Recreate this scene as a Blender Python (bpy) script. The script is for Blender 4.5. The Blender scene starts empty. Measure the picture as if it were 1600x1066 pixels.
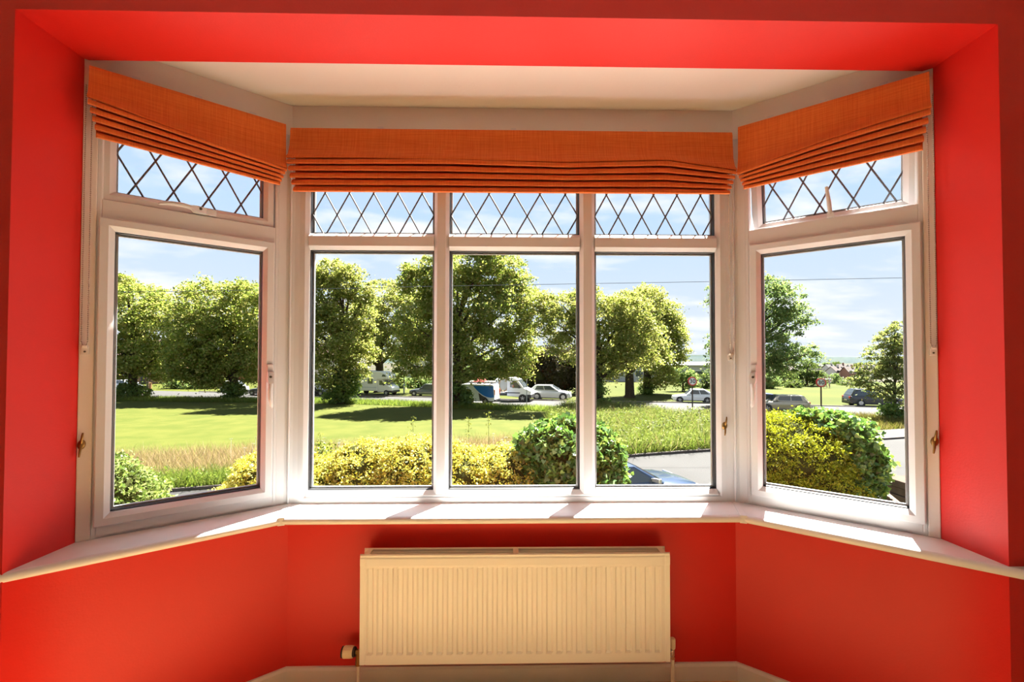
import bpy, bmesh, math, random
import numpy as np
from mathutils import Vector, Matrix

# ------------------------------------------------------------------ camera, sky, sun, exposure
SC = bpy.context.scene
COL = SC.collection
H = 1.49                      # eye height above the room floor
F_PX, CY = 680.0, 548.9
YAW, PITCH, ROLL = 0.01753, 0.01914, 0.0013
SUN_EL, SUN_AZ, SUN_STRENGTH = 57.0, 33.5, 9.0
SKY_STRENGTH = 0.198
EXPOSURE = 2.5
GZ = H - 4.35                 # level of the park and the roads

_fw = Vector((math.sin(YAW)*math.cos(PITCH), math.cos(YAW)*math.cos(PITCH), math.sin(PITCH)))
_rt = Vector((math.cos(YAW), -math.sin(YAW), 0))
_up = _rt.cross(_fw)
_r2 = _rt*math.cos(ROLL) + _up*math.sin(ROLL)
_u2 = -_rt*math.sin(ROLL) + _up*math.cos(ROLL)
cd = bpy.data.cameras.new('camera')
cd.sensor_width = 36.0
cd.lens = 36.0*F_PX/1600.0
cd.shift_y = (CY-533.0)/1600.0
cd.clip_start, cd.clip_end = 0.05, 6000
cam = bpy.data.objects.new('camera', cd)
COL.objects.link(cam)
cam.matrix_world = Matrix(((_r2.x, _u2.x, -_fw.x, 0), (_r2.y, _u2.y, -_fw.y, 0), (_r2.z, _u2.z, -_fw.z, H), (0, 0, 0, 1)))
SC.camera = cam
SC.view_settings.view_transform = 'Standard'
SC.view_settings.look = 'None'
SC.view_settings.gamma = 1.0
SC.view_settings.use_curve_mapping = False
SC.view_settings.exposure = EXPOSURE

def _ray(u, v):
    return _fw + _r2*((u-800)/F_PX) - _u2*((v-CY)/F_PX)
def at(u, v, Y):
    """world point at depth Y seen at photo position (u, v)"""
    r = _ray(u, v); t = Y/r.y
    return Vector((r.x*t, Y, H + r.z*t))
def ground(u, v, z=None):
    r = _ray(u, v); t = ((GZ if z is None else z)-H)/r.z
    return Vector((r.x*t, r.y*t, GZ if z is None else z))

def build_sky():
    w = bpy.data.worlds.new('sky'); SC.world = w; w.use_nodes = True
    n, l = w.node_tree.nodes, w.node_tree.links
    n.clear()
    tc = n.new('ShaderNodeTexCoord'); sep = n.new('ShaderNodeSeparateXYZ'); l.new(tc.outputs['Generated'], sep.inputs[0])
    def M(op, a, b=None, clamp=False):
        m = n.new('ShaderNodeMath'); m.operation = op; m.use_clamp = clamp
        for i, x in enumerate((a, b)):
            if x is None: continue
            if isinstance(x, (int, float)): m.inputs[i].default_value = x
            else: l.new(x, m.inputs[i])
        return m.outputs[0]
    z = M('MAXIMUM', sep.outputs['Z'], 0.0)
    den = M('ADD', z, 0.16)
    px, py = M('DIVIDE', sep.outputs['X'], den), M('DIVIDE', sep.outputs['Y'], den)
    cmb = n.new('ShaderNodeCombineXYZ'); l.new(px, cmb.inputs[0]); l.new(M('MULTIPLY', py, 1.7), cmb.inputs[1]); cmb.inputs[2].default_value = 3.7
    base = n.new('ShaderNodeValToRGB'); l.new(z, base.inputs[0])
    cr = base.color_ramp
    cr.elements[0].position, cr.elements[0].color = 0.0, (0.80, 0.87, 0.95, 1)
    cr.elements[1].position, cr.elements[1].color = 1.0, (0.36, 0.54, 0.92, 1)
    e = cr.elements.new(0.10); e.color = (0.72, 0.82, 0.95, 1)
    e = cr.elements.new(0.30); e.color = (0.55, 0.74, 0.98, 1)
    nz = n.new('ShaderNodeTexNoise'); l.new(cmb.outputs[0], nz.inputs['Vector'])
    nz.inputs['Scale'].default_value = 1.15; nz.inputs['Detail'].default_value = 9; nz.inputs['Roughness'].default_value = 0.58
    rp = n.new('ShaderNodeValToRGB'); l.new(nz.outputs['Fac'], rp.inputs[0])
    rp.color_ramp.elements[0].position, rp.color_ramp.elements[1].position = 0.49, 0.64
    mx = n.new('ShaderNodeMix'); mx.data_type = 'RGBA'
    l.new(rp.outputs['Color'], mx.inputs[0]); l.new(base.outputs[0], mx.inputs[6]); mx.inputs[7].default_value = (0.98, 1.0, 1.02, 1)
    # below the horizon: the colour of hazy land
    below = M('LESS_THAN', sep.outputs['Z'], 0.0)
    mb_ = n.new('ShaderNodeMix'); mb_.data_type = 'RGBA'; l.new(below, mb_.inputs[0]); l.new(mx.outputs[2], mb_.inputs[6])
    mb_.inputs[7].default_value = (0.30, 0.36, 0.30, 1)
    bg = n.new('ShaderNodeBackground'); l.new(mb_.outputs[2], bg.inputs[0]); bg.inputs[1].default_value = SKY_STRENGTH
    out = n.new('ShaderNodeOutputWorld'); l.new(bg.outputs[0], out.inputs[0])
build_sky()

sd = bpy.data.lights.new('sun', 'SUN'); sd.energy = SUN_STRENGTH; sd.angle = math.radians(0.55); sd.color = (1.0, 0.955, 0.88)
sun = bpy.data.objects.new('sun', sd); COL.objects.link(sun)
_e, _a = math.radians(SUN_EL), math.radians(SUN_AZ)
_sd = Vector((math.sin(_a)*math.cos(_e), math.cos(_a)*math.cos(_e), math.sin(_e)))
sun.rotation_euler = _sd.to_track_quat('Z', 'Y').to_euler()
sun.location = _sd*60

# ------------------------------------------------------------------ materials
def lin(c):
    return tuple((x/12.92 if x <= 0.04045 else ((x+0.055)/1.055)**2.4) for x in c)
def hexc(h):
    return lin(tuple(int(h[i:i+2], 16)/255 for i in (0, 2, 4)))
MATS = {}
def mat(name, color, rough=0.5, metal=0.0, spec=0.5, var=None, bump=None, coat=0.0):
    """var = (scale, second colour, amount); bump = (scale, strength)"""
    if name in MATS: return MATS[name]
    m = bpy.data.materials.new(name); m.use_nodes = True; MATS[name] = m
    n, l = m.node_tree.nodes, m.node_tree.links
    p = n['Principled BSDF']
    col = hexc(color) if isinstance(color, str) else color
    p.inputs['Base Color'].default_value = (*col, 1)
    p.inputs['Roughness'].default_value = rough; p.inputs['Metallic'].default_value = metal
    p.inputs['Specular IOR Level'].default_value = spec; p.inputs['Coat Weight'].default_value = coat
    m.diffuse_color = (*col, 1)
    tc = None
    if var or bump:
        tc = n.new('ShaderNodeTexCoord')
    if var:
        sc, c2, amt = var
        c2 = hexc(c2) if isinstance(c2, str) else c2
        nz = n.new('ShaderNodeTexNoise'); nz.inputs['Scale'].default_value = sc; nz.inputs['Detail'].default_value = 6
        l.new(tc.outputs['Object'], nz.inputs['Vector'])
        rp = n.new('ShaderNodeMapRange'); rp.inputs[1].default_value = 0.35; rp.inputs[2].default_value = 0.65; rp.inputs[4].default_value = amt
        l.new(nz.outputs['Fac'], rp.inputs[0])
        mx = n.new('ShaderNodeMix'); mx.data_type = 'RGBA'; mx.inputs[6].default_value = (*col, 1); mx.inputs[7].default_value = (*c2, 1)
        l.new(rp.outputs[0], mx.inputs[0]); l.new(mx.outputs[2], p.inputs['Base Color'])
    if bump:
        nz = n.new('ShaderNodeTexNoise'); nz.inputs['Scale'].default_value = bump[0]; nz.inputs['Detail'].default_value = 4
        l.new(tc.outputs['Object'], nz.inputs['Vector'])
        b = n.new('ShaderNodeBump'); b.inputs['Strength'].default_value = bump[1]; b.inputs['Distance'].default_value = 0.01
        l.new(nz.outputs['Fac'], b.inputs['Height']); l.new(b.outputs[0], p.inputs['Normal'])
    return m
def leafmat(name, cols, trans=0.45, gloss=0.02):
    """leaves: each leaf its own shade out of cols, partly see-through to the sun"""
    if name in MATS: return MATS[name]
    m = bpy.data.materials.new(name); m.use_nodes = True; MATS[name] = m
    n, l = m.node_tree.nodes, m.node_tree.links; n.clear()
    geo = n.new('ShaderNodeNewGeometry'); rp = n.new('ShaderNodeValToRGB'); l.new(geo.outputs['Random Per Island'], rp.inputs[0])
    cr = rp.color_ramp
    cols = [hexc(c) if isinstance(c, str) else c for c in cols]
    cr.elements[0].position, cr.elements[0].color = 0.0, (*cols[0], 1)
    cr.elements[1].position, cr.elements[1].color = 1.0, (*cols[-1], 1)
    for i in range(1, len(cols)-1):
        e = cr.elements.new(i/(len(cols)-1)); e.color = (*cols[i], 1)
    d = n.new('ShaderNodeBsdfDiffuse'); trans = trans+0.08; t = n.new('ShaderNodeBsdfTranslucent'); g = n.new('ShaderNodeBsdfGlossy')
    gloss = gloss*0.4
    g.inputs['Roughness'].default_value = 0.5
    l.new(rp.outputs[0], d.inputs[0])
    hs = n.new('ShaderNodeHueSaturation'); hs.inputs['Hue'].default_value = 0.49; hs.inputs['Saturation'].default_value = 1.0; hs.inputs['Value'].default_value = 1.65
    l.new(rp.outputs[0], hs.inputs['Color']); l.new(hs.outputs[0], t.inputs[0])
    a = n.new('ShaderNodeMixShader'); a.inputs[0].default_value = trans; l.new(d.outputs[0], a.inputs[1]); l.new(t.outputs[0], a.inputs[2])
    b = n.new('ShaderNodeMixShader'); b.inputs[0].default_value = gloss; l.new(a.outputs[0], b.inputs[1]); l.new(g.outputs[0], b.inputs[2])
    o = n.new('ShaderNodeOutputMaterial'); l.new(b.outputs[0], o.inputs[0])
    return m
def glassmat():
    m = bpy.data.materials.new('window_glass'); m.use_nodes = True
    n, l = m.node_tree.nodes, m.node_tree.links; n.clear()
    lw = n.new('ShaderNodeLayerWeight'); lw.inputs['Blend'].default_value = 0.5
    pw = n.new('ShaderNodeMath'); pw.operation = 'POWER'; l.new(lw.outputs['Facing'], pw.inputs[0]); pw.inputs[1].default_value = 4.0
    ml = n.new('ShaderNodeMath'); ml.operation = 'MULTIPLY_ADD'; l.new(pw.outputs[0], ml.inputs[0]); ml.inputs[1].default_value = 0.7; ml.inputs[2].default_value = 0.014
    t = n.new('ShaderNodeBsdfTransparent'); t.inputs[0].default_value = (0.985, 0.99, 0.985, 1)
    g = n.new('ShaderNodeBsdfGlossy'); g.inputs['Roughness'].default_value = 0.0
    x = n.new('ShaderNodeMixShader'); l.new(ml.outputs[0], x.inputs[0]); l.new(t.outputs[0], x.inputs[1]); l.new(g.outputs[0], x.inputs[2])
    o = n.new('ShaderNodeOutputMaterial'); l.new(x.outputs[0], o.inputs[0])
    return m
GLASS = glassmat()
RED = mat('red_wall_paint', (0.68, 0.013, 0.006), 0.5, spec=0.48, var=(1.3, (0.62, 0.011, 0.005), 0.8), bump=(140, 0.06))
WHITE = mat('white_emulsion', (0.80, 0.77, 0.72), 0.75, spec=0.2, bump=(90, 0.05))
PVC = mat('white_upvc', (0.69, 0.71, 0.72), 0.28, spec=0.45)
TRIMW = mat('white_gloss_paint', (0.76, 0.72, 0.66), 0.35, spec=0.4, bump=(60, 0.05))
GASKET = mat('black_gasket', (0.02, 0.02, 0.022), 0.5)
SPACER = mat('spacer_bar', (0.42, 0.43, 0.45), 0.4, metal=0.6)
LEAD = mat('lead_strip', (0.13, 0.13, 0.14), 0.55, metal=0.3)
BRASS = mat('brass', (0.30, 0.18, 0.06), 0.35, metal=0.9)
CHROME = mat('chrome', (0.75, 0.74, 0.72), 0.2, metal=1.0)

# ------------------------------------------------------------------ mesh building
class MB:
    def __init__(s): s.v, s.f, s.mi = [], [], []
    def add(s, vs, fs, m=None, mi=0):
        b = len(s.v)
        s.v += [tuple(m @ Vector(p)) if m else tuple(p) for p in vs]
        s.f += [tuple(b+i for i in f) for f in fs]; s.mi += [mi]*len(fs)
        return s
    def box(s, lo, hi, m=None, mi=0):
        (a, b, c), (d, e, f) = lo, hi
        return s.add([(a,b,c),(d,b,c),(d,e,c),(a,e,c),(a,b,f),(d,b,f),(d,e,f),(a,e,f)],
                     [(0,3,2,1),(4,5,6,7),(0,1,5,4),(1,2,6,5),(2,3,7,6),(3,0,4,7)], m, mi)
    def prism(s, poly, z0, z1, m=None, mi=0):
        """poly: list of (x, y), walls from z0 to z1"""
        a = sum(poly[i][0]*poly[(i+1) % len(poly)][1]-poly[(i+1) % len(poly)][0]*poly[i][1] for i in range(len(poly)))
        if a < 0: poly = poly[::-1]
        k = len(poly)
        vs = [(x, y, z0) for x, y in poly]+[(x, y, z1) for x, y in poly]
        fs = [tuple(range(k))[::-1], tuple(range(k, 2*k))]+[(i, (i+1) % k, k+(i+1) % k, k+i) for i in range(k)]
        return s.add(vs, fs, m, mi)
    def loft(s, rings, cap=True, m=None, mi=0, closed=True):
        k = len(rings[0]); vs = [p for r in rings for p in r]; fs = []
        for i in range(len(rings)-1):
            for j in range(k if closed else k-1):
                a, b = i*k+j, i*k+(j+1) % k
                fs.append((a, b, b+k, a+k))
        if cap: fs += [tuple(range(k))[::-1], tuple(range((len(rings)-1)*k, len(rings)*k))]
        return s.add(vs, fs, m, mi)
    def tube(s, pts, r, seg=8, m=None, mi=0, cap=True):
        pts = [Vector(p) for p in pts]; rs = r if isinstance(r, (list, tuple)) else [r]*len(pts)
        rings = []; prev = None
        for i, p in enumerate(pts):
            d = (pts[min(i+1, len(pts)-1)]-pts[max(i-1, 0)]).normalized()
            if prev is None:
                a = d.cross(Vector((0, 0, 1)))
                if a.length < 0.05: a = d.cross(Vector((1, 0, 0)))
            else:
                a = prev-d*prev.dot(d)
                if a.length < 1e-4: a = d.orthogonal()
            a.normalize(); prev = a; b = d.cross(a)
            rings.append([p+(a*math.cos(t)+b*math.sin(t))*rs[i] for t in [2*math.pi*j/seg for j in range(seg)]])
        return s.loft(rings, cap, m, mi)
    def lathe(s, prof, seg=20, m=None, mi=0):
        """prof: (r, z) from bottom to top about local z"""
        return s.loft([[(r*math.cos(2*math.pi*j/seg), r*math.sin(2*math.pi*j/seg), z) for j in range(seg)] for r, z in prof], True, m, mi)
    def ring(s, s0, s1, z0, z1, prof, m=None, mi=0):
        """mitred picture-frame; prof: closed loop of (inset, n)"""
        rings = []
        for sx, sz in ((0, 0), (1, 0), (1, 1), (0, 1)):
            rings.append([((s1-i if sx else s0+i), n_, (z1-i if sz else z0+i)) for i, n_ in prof])
        k = len(prof); vs = [p for r in rings for p in r]; fs = []
        for c in range(4):
            for j in range(k):
                a, b = c*k+j, c*k+(j+1) % k
                a2, b2 = ((c+1) % 4)*k+j, ((c+1) % 4)*k+(j+1) % k
                fs.append((a, a2, b2, b))
        return s.add(vs, fs, m, mi)
    def build(s, name, mats, parent=None, smooth=None, bevel=0.0, loc=None):
        me = bpy.data.meshes.new(name)
        me.from_pydata(s.v, [], s.f)
        if not isinstance(mats, (list, tuple)): mats = [mats]
        for m in mats: me.materials.append(m)
        if any(s.mi): me.polygons.foreach_set('material_index', s.mi)
        bm = bmesh.new(); bm.from_mesh(me); bmesh.ops.recalc_face_normals(bm, faces=bm.faces); bm.to_mesh(me); bm.free()
        if smooth is not None:
            me.polygons.foreach_set('use_smooth', [True]*len(me.polygons))
            me.set_sharp_from_angle(angle=math.radians(smooth))
        me.update()
        o = bpy.data.objects.new(name, me); COL.objects.link(o)
        if parent: o.parent = parent
        if loc is not None: o.location = loc
        if bevel:
            b = o.modifiers.new('bevel', 'BEVEL'); b.width = bevel; b.segments = 2; b.limit_method = 'ANGLE'
        return o
def tag(o, label=None, cat=None, group=None, kind=None):
    if label: o['label'] = label
    if cat: o['category'] = cat
    if group: o['group'] = group
    if kind: o['kind'] = kind
    return o
def empty(name, loc=(0, 0, 0), rz=0.0, matrix=None, parent=None):
    o = bpy.data.objects.new(name, None); COL.objects.link(o); o.empty_display_size = 0.2
    if matrix is not None: o.matrix_world = matrix
    else: o.location = loc; o.rotation_euler = (0, 0, rz)
    if parent: o.parent = parent
    return o
def link_like(src, parent=None, name=None):
    c = src.copy(); COL.objects.link(c)
    if name: c.name = name
    c.parent = parent
    return c
def copy_tree(o, parent=None):
    c = link_like(o, parent)
    for ch in list(o.children): copy_tree(ch, c)
    return c
def Rx(a): return Matrix.Rotation(a, 4, 'X')
def Ry(a): return Matrix.Rotation(a, 4, 'Y')
def Rz(a): return Matrix.Rotation(a, 4, 'Z')
def T(*p): return Matrix.Translation(p)

def np_mesh(name, V, k, mats, parent=None, smooth=False):
    """V: (n, k, 3) array of separate k-gons"""
    n = V.shape[0]; me = bpy.data.meshes.new(name)
    me.vertices.add(n*k); me.vertices.foreach_set('co', np.ascontiguousarray(V, dtype=np.float32).ravel())
    me.loops.add(n*k); me.loops.foreach_set('vertex_index', np.arange(n*k, dtype=np.int32))
    me.polygons.add(n); me.polygons.foreach_set('loop_start', np.arange(0, n*k, k, dtype=np.int32))
    me.update(calc_edges=True)
    me.materials.append(mats)
    o = bpy.data.objects.new(name, me); COL.objects.link(o)
    if parent: o.parent = parent
    return o
def leaf_quads(P, size, rng, up=0.6, aspect=0.6, lobed=False):
    n = len(P)
    N = rng.normal(size=(n, 3)); N[:, 2] += up; N /= np.linalg.norm(N, axis=1, keepdims=True)
    A = rng.normal(size=(n, 3)); A -= N*np.sum(A*N, 1, keepdims=True); A /= np.linalg.norm(A, axis=1, keepdims=True)
    B = np.cross(N, A); s = (size*rng.uniform(0.65, 1.35, n))[:, None]
    if lobed:      # ivy: broad shoulders, a point, a notch at the stalk
        out = [(-0.28, 0.0, 0.02), (-0.5, 0.30, -0.04), (-0.12, 0.5, -0.08), (0.5, 0.0, 0.03), (-0.12, -0.5, -0.08), (-0.5, -0.30, -0.04)]
        return np.stack([P+A*s*a_+B*s*b_+N*s*c_ for a_, b_, c_ in out], 1)
    return np.stack([P-A*s*0.5, P+B*s*aspect*0.5-N*s*0.08, P+A*s*0.5, P-B*s*aspect*0.5-N*s*0.08], 1)
def blob_points(blobs, density, clump, per, rng, flat=0.5, inner=0.45, droop=0.35):
    """blobs: list of (centre, radii); tufts of leaves over and inside each ellipsoid"""
    out = []
    for c, r in blobs:
        c, r = np.array(c), np.array(r)
        area = 4*math.pi*((r[0]*r[1])**1.6/3+(r[0]*r[2])**1.6/3+(r[1]*r[2])**1.6/3)**(1/1.6)
        k = max(4, int(area*density))
        d = rng.normal(size=(k, 3)); d /= np.linalg.norm(d, axis=1, keepdims=True)
        rad = inner+(1-inner)*rng.uniform(0, 1, k)**0.5
        C = c+d*r*rad[:, None]
        cs = clump*rng.uniform(0.6, 1.35, k)
        q = rng.normal(size=(k, per, 3))*0.5
        hr = q[:, :, 0]**2+q[:, :, 1]**2
        q[:, :, 2] = q[:, :, 2]*flat-droop*hr
        out.append((C[:, None, :]+q*cs[:, None, None]).reshape(-1, 3))
    return np.concatenate(out)

# ------------------------------------------------------------------ the room and its bay
D, XL, XR = 2.0466, -1.0, 1.09
AL, AR, SL, SR = 0.92717, 0.90071, 0.703, 0.6966
SILL_Z, SOF, CEIL = 0.821, 2.606, 2.684
HEAD = 2.53
RF = 1.395                                             # room face of the wall the bay opens from
ML = Matrix.Translation((XL, D, 0)) @ Rz(math.pi/2-AL)       # local x runs from the left end (-SL) to the corner (0), y outwards
MF = Matrix.Translation((XL, D, 0))
MR = Matrix.Translation((XR, D, 0)) @ Rz(-(math.pi/2-AR))
def w2(M, x, n): p = M @ Vector((x, n, 0)); return (p.x, p.y)
EL, ER = w2(ML, -SL, 0), w2(MR, SR, 0)                   # window ends
RXL, RXR = EL[0], ER[0]                                  # reveal planes
def meet(M1, n1, M2, n2):
    """where the lines y=n1 of M1 and y=n2 of M2 cross"""
    p, q = Vector(w2(M1, 0, n1)), Vector(w2(M2, 0, n2))
    d, e = (M1.to_3x3() @ Vector((1, 0, 0))).to_2d(), (M2.to_3x3() @ Vector((1, 0, 0))).to_2d()
    t = ((q-p).x*e.y-(q-p).y*e.x)/(d.x*e.y-d.y*e.x)
    r = p+d*t
    return (r.x, r.y)
def mL(n): return meet(ML, n, MF, n)
def mR(n): return meet(MF, n, MR, n)
def bay_wall(n0, n1, side, over=0.0):
    if side == 'F': return [mL(n0), mR(n0), mR(n1), mL(n1)]
    if side == 'L': return [w2(ML, -SL-over, n0), mL(n0), mL(n1), w2(ML, -SL-over, n1)]
    return [mR(n0), w2(MR, SR+over, n0), w2(MR, SR+over, n1), mR(n1)]
def struct(o, **k): o['kind'] = 'structure'; return o

WALLX = 2.45
BACKY = -2.4
# bay walls below the windows (red) and the white bands above them
for side, nm in (('F', 'wall_bay_front'), ('L', 'wall_bay_left'), ('R', 'wall_bay_right')):
    b = MB(); b.prism(bay_wall(0, 0.16, side), -0.3, SILL_Z-0.03)
    struct(b.build(nm, RED))
    b = MB(); b.prism(bay_wall(0, 0.16, side), HEAD, CEIL+0.02)
    struct(b.build(nm+'_upper', WHITE))
for nm, M_, S_, E_, RX in (('wall_bay_left_soft_fill', ML, -SL, EL, RXL), ('wall_bay_right_soft_fill', MR, SR, ER, RXR)):  # added rounded fill, shaped so the wall shades off without a seam
    p0, p1_, p2 = Vector(w2(M_, S_*0.45, 0)), Vector(E_), Vector((RX, RF+0.004))
    cv = [tuple(p0*(1-t)**2+p1_*2*t*(1-t)+p2*t*t) for t in [k/14 for k in range(15)]]
    pts = cv+[tuple(p1_)]
    b = MB(); b.prism(pts, -0.02, SILL_Z-0.03); struct(b.build(nm, RED, smooth=35))
# front wall of the room: two piers (their inner faces are the reveals) and the lintel
b = MB()
b.prism([(RXL, RF), (RXL, EL[1]), w2(ML, -SL, 0.16), (-WALLX-0.15, EL[1]+0.35), (-WALLX-0.15, RF)], -0.3, 2.82)
b.prism([(RXR, RF), (RXR, ER[1]), w2(MR, SR, 0.16), (WALLX+0.15, ER[1]+0.35), (WALLX+0.15, RF)], -0.3, 2.82)
b.box((RXL, RF, SOF), (RXR, 1.632, 2.82))
struct(b.build('wall_front', RED))
b = MB(); b.box((RXL-0.05, 1.632, CEIL), (RXR+0.05, 2.25, CEIL+0.14)); struct(b.build('ceiling_bay', WHITE))
b = MB(); b.box((-WALLX-0.15, BACKY-0.15, 2.78), (WALLX+0.15, RF+0.05, 2.92)); struct(b.build('ceiling', WHITE))
ROOMC = mat('room_wall_white', (0.80, 0.77, 0.72), 0.7, spec=0.2)
b = MB(); b.box((-WALLX-0.15, BACKY, -0.3), (-WALLX, RF, 2.82)); struct(b.build('wall_left', ROOMC))
b = MB(); b.box((WALLX, BACKY, -0.3), (WALLX+0.15, RF, 2.82)); struct(b.build('wall_right', ROOMC))
b = MB(); b.box((-WALLX-0.15, BACKY-0.15, -0.3), (WALLX+0.15, BACKY, 2.82)); struct(b.build('wall_back', ROOMC))
# floor: a deck under single boards
b = MB(); b.prism([(-WALLX, BACKY), (WALLX, BACKY), (WALLX, RF), (RXR, RF), ER, (XR, D), (XL, D), EL, (RXL, RF), (-WALLX, RF)], -0.12, -0.021)
fl = struct(b.build('floor', mat('floor_deck', (0.25, 0.14, 0.06), 0.8)))
OAK = mat('orange_oak', (0.78, 0.53, 0.26), 0.32, spec=0.45, var=(3.0, (0.70, 0.44, 0.19), 0.9), bump=(30, 0.08))
rng_ = random.Random(4)
y = D-0.002; pw = 0.142
while y > BACKY+0.02:
    y0 = max(y-pw+0.003, BACKY)
    def xlim(yy):
        if yy <= RF: return -WALLX, WALLX
        if yy <= EL[1]: return RXL, RXR
        return XL-(D-yy)*math.tan(AL), XR+(D-yy)*math.tan(AR)
    if y > RF > y0: a, c = xlim(y), xlim(y)
    else: a, c = xlim(y), xlim(y0)
    b = MB()
    dz = rng_.uniform(-0.0006, 0.0006)
    b.prism([(a[0], y), (a[1], y), (c[1], y0), (c[0], y0)], -0.021, dz)
    b.build('plank', OAK, parent=fl)
    y -= pw
# skirting
def skirt(name, side):
    n0, n1 = -0.016, 0.0
    pr = [(-0.016, 0.0), (-0.016, 0.066), (-0.010, 0.077), (0.0, 0.078), (0.0, 0.0)]
    rings = []
    for k in (0, 1):
        rings.append([])
        for n_, z in pr:
            q = bay_wall(n_, n_, side)[k]
            rings[-1].append((q[0], q[1], z))
    b = MB(); b.loft(rings); struct(b.build(name, TRIMW))
for s_, nm in (('F', 'baseboard_front'), ('L', 'baseboard_left'), ('R', 'baseboard_right')): skirt(nm, s_)

# window boards
SB = -0.174
def sillpoly(side):
    if side == 'F': return [mL(0.03), mR(0.03), mR(SB), mL(SB)]
    if side == 'L':
        hx = RXL-0.13
        t = (Vector(w2(ML, 0, SB))); d = (ML.to_3x3() @ Vector((1, 0, 0))).to_2d(); k = (hx-t.x)/d.x
        return [mL(SB), (hx, t.y+d.y*k), (hx, t.y+d.y*k+0.06), w2(ML, -SL-0.1, 0.03), mL(0.03)]
    hx = RXR+0.13
    t = (Vector(w2(MR, 0, SB))); d = (MR.to_3x3() @ Vector((1, 0, 0))).to_2d(); k = (hx-t.x)/d.x
    return [mR(SB), (hx, t.y+d.y*k), (hx, t.y+d.y*k+0.06), w2(MR, SR+0.1, 0.03), mR(0.03)]
SILLM = mat('white_sill_upvc', (0.80, 0.80, 0.80), 0.25, spec=0.5)
sills = {}
for s_, nm in (('F', 'trim_1'), ('L', 'trim_2'), ('R', 'trim_3')):
    b = MB(); b.prism(sillpoly(s_), SILL_Z-0.03, SILL_Z)
    sills[s_] = struct(b.build(nm, SILLM))
    rings = []
    for k in (0, 1):
        rings.append([])
        for n_, z in ((0.001, 0), (-0.006, -0.0015), (-0.011, -0.006), (-0.013, -0.014), (-0.012, -0.022), (-0.006, -0.030), (0.001, -0.032)):
            m_ = SB+n_
            if s_ == 'F': q = (mL(m_), mR(m_))[k]
            else:
                M_ = ML if s_ == 'L' else MR; hx = RXL-0.13 if s_ == 'L' else RXR+0.13
                t = Vector(w2(M_, 0, m_)); d = (M_.to_3x3() @ Vector((1, 0, 0))).to_2d(); kk = (hx-t.x)/d.x
                e = (hx, t.y+d.y*kk)
                q = ((mL if s_ == 'L' else mR)(m_), e)[k]
            rings[-1].append((q[0], q[1], SILL_Z+z))
    b = MB(); b.loft(rings); b.build('nosing', SILLM, parent=sills[s_], smooth=60)
for m_ in (mL, mR):
    a, c = Vector(m_(-0.002)), Vector(m_(SB-0.014)); d = (c-a).normalized(); t = Vector((-d.y, d.x))*0.014
    b = MB(); b.prism([tuple(a+t), tuple(a-t), tuple(c-t), tuple(c+t)], SILL_Z-0.032, SILL_Z+0.0025)
    b.build('joint_cover', SILLM, parent=sills['F'], bevel=0.002)

# ------------------------------------------------------------------ windows
def leads(parent, x0, x1, z0, z1, pitch_n, zc, hh, n, tilt=None):
    """lattice of flat lead strips on the glass: crossings on row zc, diamonds hh high each way"""
    p = (x1-x0)/pitch_n if pitch_n else 0.12
    out = []
    for sgn in (1, -1):
        for k in range(-8, pitch_n+9):
            # line x = x0 + k p + sgn*(z-zc)*p/(2hh)
            g = sgn*p/(2*hh)
            pts = []
            za, zb = z0, z1
            def xa(z): return x0+k*p+g*(z-zc)
            lo, hi = za, zb
            for xe in (x0, x1):
                ze = zc+(xe-x0-k*p)/g
                if (xe == x0) == (g > 0): lo = max(lo, ze)
                else: hi = min(hi, ze)
            if hi-lo < 0.012: continue
            A, B = Vector((xa(lo), n, lo)), Vector((xa(hi), n, hi))
            d = (B-A).normalized(); t = Vector((-d.z, 0, d.x))*0.0036; o = Vector((0, -0.0022, 0))
            b = MB(); b.loft([[A+t, A+t*0.5+o, A-t*0.5+o, A-t], [B+t, B+t*0.5+o, B-t*0.5+o, B-t]])
            out.append(b.build('lead_strip', LEAD, parent=parent))
    return out
def glazing(parent, x0, x1, z0, z1, n=0.034):
    g = 0.0052
    b = MB(); b.ring(x0, x1, z0, z1, [(0, n-0.012), (g*0.6, n-0.012), (g, n-0.002), (g, n+0.03), (0, n+0.03)]); b.build('gasket', GASKET, parent=parent)
    b = MB(); b.ring(x0+g, x1-g, z0+g, z1-g, [(0, n+0.006), (0.007, n+0.006), (0.007, n+0.018), (0, n+0.018)]); b.build('spacer', SPACER, parent=parent)
    b = MB(); b.box((x0+g*0.5, n, z0+g*0.5), (x1-g*0.5, n+0.004, z1-g*0.5)); b.build('pane', GLASS, parent=parent)
FR = [(0, 0.0), (0.034, 0.0), (0.05, 0.014), (0.05, 0.07), (0, 0.07)]         # outer frame section
def sash_prof(w, n0): return [(0, n0+0.06), (0, n0+0.002), (0.004, n0), (w-0.016, n0), (w, n0+0.016), (w, n0+0.06)]

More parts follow.
